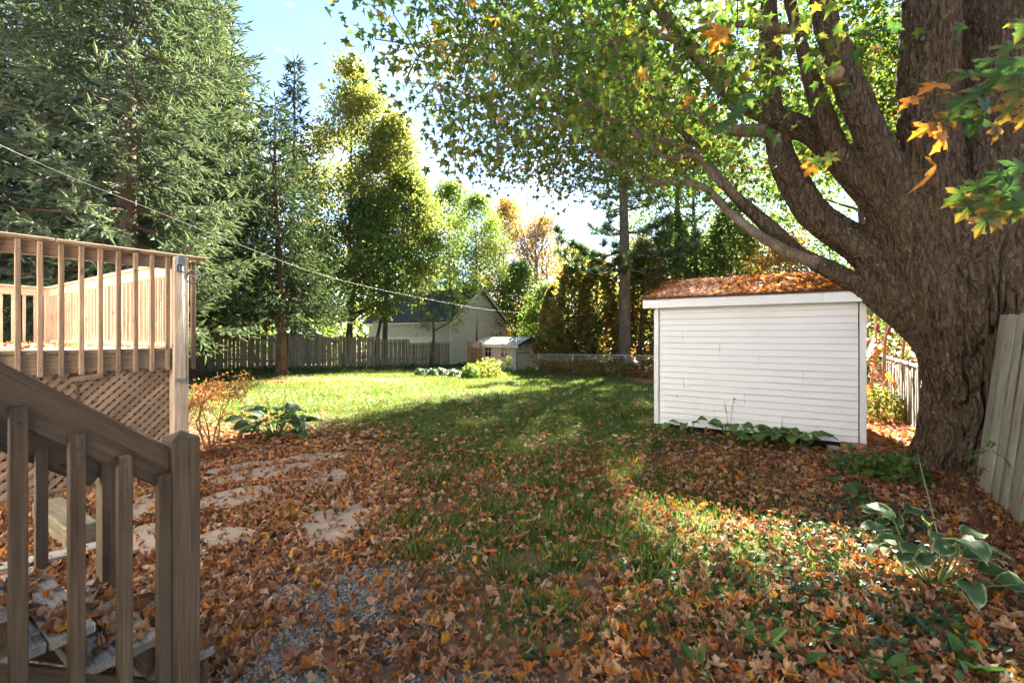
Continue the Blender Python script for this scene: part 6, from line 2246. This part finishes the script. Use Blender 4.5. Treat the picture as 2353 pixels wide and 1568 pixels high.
# dried plumes at the foot of the right fence
for i, (px_, lab) in enumerate((((2295, 1268), 'dried brown flower plumes standing against the right fence, nearest the edge'), ((2205, 1165), 'short dried brown plumes at the foot of the maple trunk'))):
    q = G(*px_); r = rs(350 + i)
    m = MB(); t = thing('dried_plume_plant', lab, 'dried plant', q)
    for k in range(9):
        a = r.uniform(0, 6.28); e = q + np.array([math.cos(a) * .16, math.sin(a) * .16, r.uniform(.22, .42)])
        m.tube([q + np.array([math.cos(a), math.sin(a), 0]) * .03, e], [.003, .002], 4, False)
        for w in range(22):
            o = q + (e - q) * r.uniform(.5, 1.05)
            m.tube([o, o + unit(r, 1)[0] * .03 * (1.2 - r.rand() * .4)], [.006, .002], 3, False)
    m.build('plume', M_PLUME if 'M_PLUME' in globals() else globals().setdefault('M_PLUME', mat_plain('dry_plume', (0.075, 0.035, 0.022), .95, var=.3)), t)
tag(MB().tube(catmull([G(2108, 1100) + Z3 * .28, G(2122, 1142) + Z3 * .18, G(2140, 1200) + Z3 * .12, G(2158, 1262) + Z3 * .05], 6), .005, 5).build('dry_stick', M_TREADSTICK if 'M_TREADSTICK' in globals() else mat_plain('pale_stick', (0.42, 0.36, 0.27), .8), None, True),
    'pale thin dry stalk leaning between the hosta and the maple trunk', 'stick')

# green sprig hanging before the right fence
q = P(2270, 1030, 3.7)
sp = thing('fern_sprig', 'feathery green sprig in front of the tall right fence', 'plant', q)
r = rs(360)
R = basis(np.array([[1.0, -.1, -.35], [-1., .1, -.25], [.4, .2, .3]]), np.array([[0, -.4, 1.]] * 3))
v, f = scatter(*pinnate_tpl(8, .12, .22, .4), R, np.array([.22, .16, .14]), np.array([q, q, q]))
obj('frond', v, f, M_WEED, sp)
MB().tube(catmull([G(2330, 1215), P(2320, 1090, 3.75), q + [.1, 0, .02], q], 4), .003, 4).build('stem', M_STEM, sp)

# browning vines on the chain link fence: countless leaves, one mass per fence bay
r = rs(370)
n = 6500
s = r.uniform(0, 1, n) ** .9 * 6.4
hh = r.uniform(0, 1.12, n) * (.55 + .5 * fbm(np.stack([s * 1.3, s * 0, s * 0 + 3], 1), 2))
T = K0 + kd * s[:, None] + V * (.02 + r.normal(0, .14, n))[:, None] + Z3 * hh[:, None]
M_VINE = mat_leaf('browning_vine_leaves', [(0.10, 0.12, 0.035), (0.21, 0.16, 0.05), (0.28, 0.14, 0.06), (0.38, 0.28, 0.08)], trans=.5)
v, f = scatter(*QUAD_T, leaf_dirs(r, n, .25, .6), r.uniform(.07, .14, n), T)
tag(obj('vine_leaves', v, f, M_VINE), 'browning vine leaves smothering the chain link fence', 'vines', kind='stuff')
r = rs(371)
n = 2600
s = r.uniform(0, 16, n)
T = np.stack([FA[0] + FV[0] * s, FA[1] + FV[1] * s, 0 * s], 1) + U * r.gamma(1.6, .35, n)[:, None]
T[:, 2] = gz(T[:, 0], T[:, 1]) + r.uniform(0, .22, n) * fbm(np.stack([s * 1.2, 0 * s, 0 * s], 1), 2) * 1.6
v, f = scatter(*QUAD_T, leaf_dirs(r, n, .4, .2), r.uniform(.06, .15, n), T)
tag(obj('fence_weeds', v, f, M_WEED), 'low weeds and ivy along the foot of the board fence', 'weeds', kind='stuff')

# ---------------------------------------------------------------- fallen leaves, needles, gravel, grass
def litter_tpl(seed):
    r_ = rs(seed)
    o = MAPLE_OUT * (1 + r_.normal(0, .07, MAPLE_OUT.shape))
    v = np.zeros((11, 3)); v[1:, :2] = o; v[0, :2] = (0, .34)
    a = r_.uniform(0, 3.14); k = r_.uniform(2.0, 7.0)
    c, s = math.cos(a), math.sin(a)
    q = v[:, :2] - (0, .4)
    w_ = q[:, 0] * c + q[:, 1] * s; t = -q[:, 0] * s + q[:, 1] * c
    ang = w_ * k
    w2 = np.sin(ang) / k; z = (1 - np.cos(ang)) / k
    z = z + .25 * t * t * r_.uniform(-1, 1) + r_.normal(0, .06, 11)
    v = np.stack([w2 * c - t * s, w2 * s + t * c, z], 1)
    j = np.arange(10)
    return v, [np.stack([np.zeros(10, int), 1 + j, 1 + (j + 1) % 10], 1)]


r = rs(400)
N0_ = 190000
ly = 1.9 * np.exp(r.uniform(0, 1, N0_) * math.log(24 / 1.9))
lx = r.uniform(-1.25, 1.2, N0_) * (ly + .6)
# candidates have density ~ 1/y^2 ; wanted density is litter_f * 520 per m2
cand = N0_ / (math.log(24 / 1.9) * 2.45) / (ly * (ly + .6))
keep = r.uniform(0, 1, N0_) < np.clip(litter_f(lx, ly) * 820 / cand, 0, 1)
lx, ly = lx[keep], ly[keep]
nl = len(lx)
size = .042 + .062 * r.uniform(0, 1, nl) ** 1.5
nrm = np.stack([r.normal(0, .38, nl), r.normal(0, .38, nl), np.ones(nl)], 1)
flip = r.rand(nl) < .45
yd = unit(r, nl); yd[:, 2] *= .3
R = basis(yd, nrm)
lz = gz(lx, ly) + r.uniform(.006, .04, nl) + np.where(lawn_f(lx, ly) > .5, .025, 0) + np.where(on_stone(lx, ly), .022, 0)
T = np.stack([lx, ly, lz], 1)
# the 300 that show largest are single parts of the ground
xs, ys = CX + lx / ly * F, HY + (CAMZ - lz) / ly * F
vis = (xs > 470) & (xs < 2340) & (ys < 1560) | (xs > 240) & (xs < 470) & (ys < 1300)
rank = np.where(vis, size / ly, 0)
big = np.argsort(-rank)[:300]
isbig = np.zeros(nl, bool); isbig[big] = True
TPL = [litter_tpl(k) for k in range(16)]
fine = []
for k in range(14):
    v, f, ed = big_leaf(600 + k, 0.1, 0)
    r_ = rs(k + 900)
    a = r_.uniform(0, 3.14); kk = r_.uniform(1.8, 6.0); c, s = math.cos(a), math.sin(a)
    q = v[:, :2] - (0, .4)
    w_ = q[:, 0] * c + q[:, 1] * s; t_ = -q[:, 0] * s + q[:, 1] * c
    z = (1 - np.cos(w_ * kk)) / kk + v[:, 2] * .8 + .3 * t_ * t_ * r_.uniform(-1, 1)
    w2 = np.sin(w_ * kk) / kk
    fine.append(mesh('leaf', np.stack([w2 * c - t_ * s, w2 * s + t_ * c, z], 1), f, M_LITTER1))
for i in big:
    o = bpy.data.objects.new('leaf', fine[r.randint(14)])
    s_ = size[i] * .92
    Rm = R[i] * s_ * np.array([r.uniform(.45, 1.05), r.uniform(.75, 1.05), r.uniform(.9, 1.6)])
    if flip[i]: Rm = Rm * np.array([-1, 1, -1])
    M = Matrix([[*Rm[0], T[i][0]], [*Rm[1], T[i][1]], [*Rm[2], T[i][2] + .012], [0, 0, 0, 1]])
    put(o, M, ground)
m = MB()
far_l = ly > 6.2
m.add(*scatter(np.array([(0, 0, .1), (.45, .5, 0), (0, 1, .15), (-.45, .5, .1)]), [np.array([[0, 1, 2, 3]])], R[far_l & ~isbig], size[far_l & ~isbig], T[far_l & ~isbig]))
for k in range(16):
    s = (np.arange(nl) % 16 == k) & ~isbig & ~far_l
    Rk = R[s].copy()
    fl = flip[s]
    Rk[fl] = Rk[fl] * np.array([-1, 1, -1])
    v, f = scatter(*TPL[k], Rk, np.stack([size[s] * r.uniform(.4, 1.05, s.sum()), size[s] * r.uniform(.7, 1.05, s.sum()), size[s] * r.uniform(.8, 1.7, s.sum())], 1), T[s] + Z3 * np.where(fl, size[s] * .25, 0)[:, None])
    m.add(v, f)
tag(m.build('fallen_leaves', M_LITTER), 'carpet of brown and orange maple leaves over the yard', 'leaves', kind='stuff')


def leaf_sprinkle(name, label, pts, seed, s0=.05, s1=.10, mat=None):
    r = rs(seed)
    pts = np.asarray(pts)
    n = len(pts)
    m = MB()
    nrm = np.stack([r.normal(0, .35, n), r.normal(0, .35, n), np.ones(n)], 1)
    R = basis(unit(r, n) * [1, 1, .3], nrm)
    for k in range(8):
        s = np.arange(n) % 8 == k
        v, f = scatter(*TPL[k], R[s], r.uniform(s0, s1, s.sum()), pts[s])
        m.add(v, f)
    tag(m.build(name, mat or M_LITTER), label, 'leaves', kind='stuff')


r = rs(410)
n = 420
leaf_sprinkle('deck_leaves', 'dry leaves scattered over the deck floor', C0 - V * r.uniform(.05, 3.4, n)[:, None] - U * (r.uniform(.05, 1, n) ** 1.2 * 5.6)[:, None] + Z3 * (FZ + .008), 411)
pts = []
for k in range(7):
    m_ = 60
    pts.append(N0 - V * (-.15 + RUN * k + r.uniform(.01, .24, m_))[:, None] - U * (r.uniform(0, 1, m_) * .72 + .06)[:, None] + Z3 * (.26 + RISE * k + .01))
leaf_sprinkle('step_leaves', 'dry brown leaves lying on the wooden steps', np.concatenate(pts), 412)

# needle mat on the shed roof
r = rs(420)
ns_, nt2 = 60, 40
m = MB()
ss, tt = np.meshgrid(np.linspace(0.01, .99, ns_), np.linspace(.0, .985, nt2))
def roof_pt(s, t, up):
    return (E0 + U * (s * RL)[..., None] + V * (SD / 2 - t * (SD / 2 + OE))[..., None] + Z3 * (ZR - t * (ZR - ZE) + up)[..., None])
hgt = .006 + .035 * n2(ss.ravel() * 3, tt.ravel() * 2, 2.4, 6).reshape(ss.shape) * np.clip((1 - np.abs(ss - .5) * 2) * 8, .2, 1)
pv = roof_pt(ss, tt, hgt).reshape(-1, 3)
i = (np.arange(nt2 - 1)[:, None] * ns_ + np.arange(ns_ - 1)).ravel()
m.add(pv, [np.stack([i, i + ns_, i + ns_ + 1, i + 1], 1)])
n = 16000
s, t = r.uniform(0, 1, n), r.uniform(0, 1.0, n)
T = roof_pt(s, t, .012 + .03 * r.uniform(0, 1, n))
v, f = scatter(np.array([(-.03, 0, 0), (.03, 0, 0), (0, 1, 0)]), [np.array([[0, 1, 2]])], basis(unit(r, n) * [1, 1, .25], np.repeat(Z3[None], n, 0) + r.normal(0, .3, (n, 3))), r.uniform(.07, .16, n), T)
m.add(v, f)
n = 3000
s, t = r.uniform(-.004, 1.004, n), r.uniform(.96, 1.01, n)
v, f = scatter(np.array([(-.03, 0, 0), (.03, 0, 0), (0, 1, 0)]), [np.array([[0, 1, 2]])], basis(unit(r, n) * [1, 1, .4], r.normal(0, 1, (n, 3))), r.uniform(.05, .11, n), roof_pt(s, t, .01 + .02 * r.uniform(0, 1, n)))
m.add(v, f)
tag(m.build('roof_needles', M_NEEDLE), 'thick mat of rusty pine needles on the white shed roof', 'needles', kind='stuff')
n = 260
leaf_sprinkle('roof_leaves', 'orange maple leaves among the needles on the shed roof', roof_pt(.35 + .65 * r.uniform(0, 1, n) ** .8, r.uniform(.05, .98, n), np.full(n, .045)), 421, .06, .10,
              mat_leaf('orange_fallen_leaves', [(.42, .13, .03), (.52, .22, .04), (.36, .14, .06)], trans=.25))
# needles on the ground
n = 60000
x = r.uniform(-10.5, 9, n); y = r.uniform(5.2, 19, n)
k = (needle_f(x, y) > r.uniform(0.15, 1, n)) & ~in_shed(x, y)
x, y = x[k], y[k]; n = len(x)
T = np.stack([x, y, gz(x, y) + r.uniform(.004, .03, n)], 1)
v, f = scatter(np.array([(-.04, 0, 0), (.04, 0, 0), (0, 1, 0)]), [np.array([[0, 1, 2]])], basis(unit(r, n) * [1, 1, .15], np.repeat(Z3[None], n, 0)), r.uniform(.09, .18, n), T)
tag(obj('ground_needles', v, f, M_NEEDLE), 'rusty fallen pine needles on the bare ground', 'needles', kind='stuff')
n = 900
x = r.uniform(5.0, 9, 6000); y = r.uniform(5.6, 12, 6000)
k = ~in_shed(x, y) & (needle_f(x, y) > .6) & (np.hypot(x - TB[0], y - TB[1]) > .75)
x, y = x[k][:n], y[k][:n]
leaf_sprinkle('path_leaves', 'orange maple leaves on the needle path beside the shed', np.stack([x, y, gz(x, y) + .02], 1), 422, .06, .11, bpy.data.materials['orange_fallen_leaves'])

# gravel
r = rs(430)
n = 42000
x = r.uniform(-2.6, .9, n); y = r.uniform(1.95, 3.5, n)
k = gravel_f(x, y) > r.uniform(.1, 1, n)
x, y = x[k], y[k]; n = len(x)
pv = np.array([(1, 0, 0), (0, 1, 0), (-1, 0, 0), (0, -1, 0), (.1, .1, .8), (0, 0, -.6)], float)
pf = np.array([[0, 1, 4], [1, 2, 4], [2, 3, 4], [3, 0, 4]])
v, f = scatter(pv, [pf], basis(unit(r, n), np.repeat(Z3[None], n, 0) + r.normal(0, .4, (n, 3))), r.uniform(.6, 1.4, (n, 3)) * r.uniform(.005, .011, n)[:, None], np.stack([x, y, gz(x, y) + .016], 1))
M_GRAVEL = mat_leaf('gravel_stones', [(.09, .082, .075), (.17, .158, .145), (.26, .245, .225), (.36, .345, .32)], trans=0.0, rough=.8)
tag(obj('gravel', v, f, M_GRAVEL), 'small grey gravel showing between the leaves near the camera', 'gravel', kind='stuff')

# grass
r = rs(440)
N1 = 420000
y = 2.2 * np.exp(r.uniform(0, 1, N1) * math.log(27 / 2.2))
x = r.uniform(-1.0, .62, N1) * (y + .6)
cand = N1 / (math.log(27 / 2.2) * 1.62) / (y * (y + .6))
want = lawn_f(x, y) * np.interp(y, [2, 5, 8, 12, 18, 27], [1900, 1700, 1150, 620, 330, 190]) * (.35 + .9 * n2(x, y, 1.7, 8))
k = r.uniform(0, 1, N1) < np.clip(want / cand, 0, 1)
x, y = x[k], y[k]; n = len(x)
bl = np.array([(-.055, 0, 0), (.055, 0, 0), (.042, .55, .06), (-.042, .55, .06), (0, 1, .28)])
bf = [np.array([[0, 1, 2, 3]]), np.array([[3, 2, 4]])]
tall = (.55 + .9 * n2(x, y, 1.3, 12)) * np.interp(y, [2, 6, 12, 26], [.085, .085, .10, .13]) * r.uniform(.55, 1.25, n)
wd = np.interp(y, [2, 6, 12, 26], [.9, 1.0, 1.25, 1.7])
up = np.stack([r.normal(0, .42, n), r.normal(0, .42, n), np.ones(n)], 1)
gs, gp, gb = np.stack([tall * wd, tall, tall], 1), np.stack([x, y, gz(x, y) - .004], 1), basis(up, unit(r, n))
fa = y > 9.0
m = MB()
m.add(*scatter(bl, bf, gb[~fa], gs[~fa], gp[~fa]))
m.add(*scatter(np.array([(-.06, 0, 0), (.06, 0, 0), (0, 1, .2)]), [np.array([[0, 1, 2]])], gb[fa], gs[fa], gp[fa]))
tag(m.build('grass', M_GRASS), 'uneven green lawn grass growing up to the fences', 'grass', kind='stuff')
# taller tufts
r = rs(441)
tuft = [(985, 1112), (1335, 952), (1410, 938), (1010, 1105), (1250, 1120), (1120, 1180), (1300, 1290), (1180, 1330), (1240, 1225), (1430, 960), (1145, 1248), (930, 1210), (960, 1278), (1320, 1180), (1390, 1240), (1500, 1300), (1260, 1405)]
m = MB()
for q in tuft:
    c = G(*q)
    n = 130
    T = c + np.stack([r.normal(0, .09, n), r.normal(0, .07, n), np.zeros(n)], 1)
    up = np.stack([(T[:, 0] - c[0]) * 4 + r.normal(0, .25, n), (T[:, 1] - c[1]) * 4 + r.normal(0, .25, n), np.ones(n)], 1)
    s = r.uniform(.09, .19, n)
    v, f = scatter(bl, bf, basis(up, unit(r, n)), np.stack([s * .6, s, s], 1), T)
    m.add(v, f)
tag(m.build('grass_tufts', M_GRASS), 'darker longer grass tufts standing out among the leaves', 'grass', kind='stuff')
# ground cover and weeds at the lower right
r = rs(450)
n = 2600
q = np.concatenate([G(px_, py_)[None] + np.stack([r.normal(0, sx, m_), r.normal(0, sy, m_), np.zeros(m_)], 1) for px_, py_, sx, sy, m_ in
                    ((1960, 1235, .30, .22, 800), (1880, 1330, .40, .25, 420), (2010, 1395, .30, .2, 280), (1740, 1370, .3, .18, 160), (1960, 1180, .3, .2, 300), (2150, 1520, .25, .12, 130), (1500, 1310, .18, .08, 70), (2090, 1430, .2, .1, 120))])
n = len(q)
q[:, 2] = gz(q[:, 0], q[:, 1]) + r.uniform(.01, .08, n)
v, f = scatter(*TRI2_T, leaf_dirs(r, n, .75, .1), r.uniform(.03, .06, n), q)
tag(obj('ground_cover', v, f, M_IVY), 'glossy dark green ground cover among the leaves at lower right', 'ground cover', kind='stuff')
r = rs(451)
m = MB()
rosette = [(1750, 1490, .13), (1830, 1530, .12), (1500, 1330, .10), (1430, 1380, .09), (1690, 1385, .10), (1600, 1540, .10), (1880, 1470, .09), (1640, 1180, .07), (1560, 1150, .06), (1480, 1250, .08), (1390, 1190, .07), (1780, 1260, .08),
           (2040, 1560, .14), (2230, 1540, .16), (1980, 1510, .10), (700, 1140, .06), (720, 1180, .06), (1310, 1225, .08), (1190, 1240, .08), (1350, 1300, .09), (1000, 1190, .06), (1720, 1300, .08), (1850, 1190, .07), (2190, 1450, .12), (1560, 1440, .1), (1240, 1510, .08)]
for px_, py_, s in rosette:
    c = G(px_, py_)
    n = r.randint(8, 15)
    az = r.uniform(0, 6.28, n)
    d = np.stack([np.cos(az), np.sin(az), r.uniform(.25, 1.1, n)], 1)
    tv = TRI2_T[0] * [.75, 1, 1]
    v, f = scatter(tv, TRI2_T[1], basis(d, np.stack([-np.cos(az) * .5, -np.sin(az) * .5, np.ones(n)], 1)), s * r.uniform(.7, 1.2, n), c + np.stack([np.cos(az) * .02, np.sin(az) * .02, np.full(n, .012)], 1))
    m.add(v, f)
tag(m.build('low_weeds', M_WEED), 'scattered broad leaved weeds poking through the fallen leaves', 'weeds', kind='stuff')
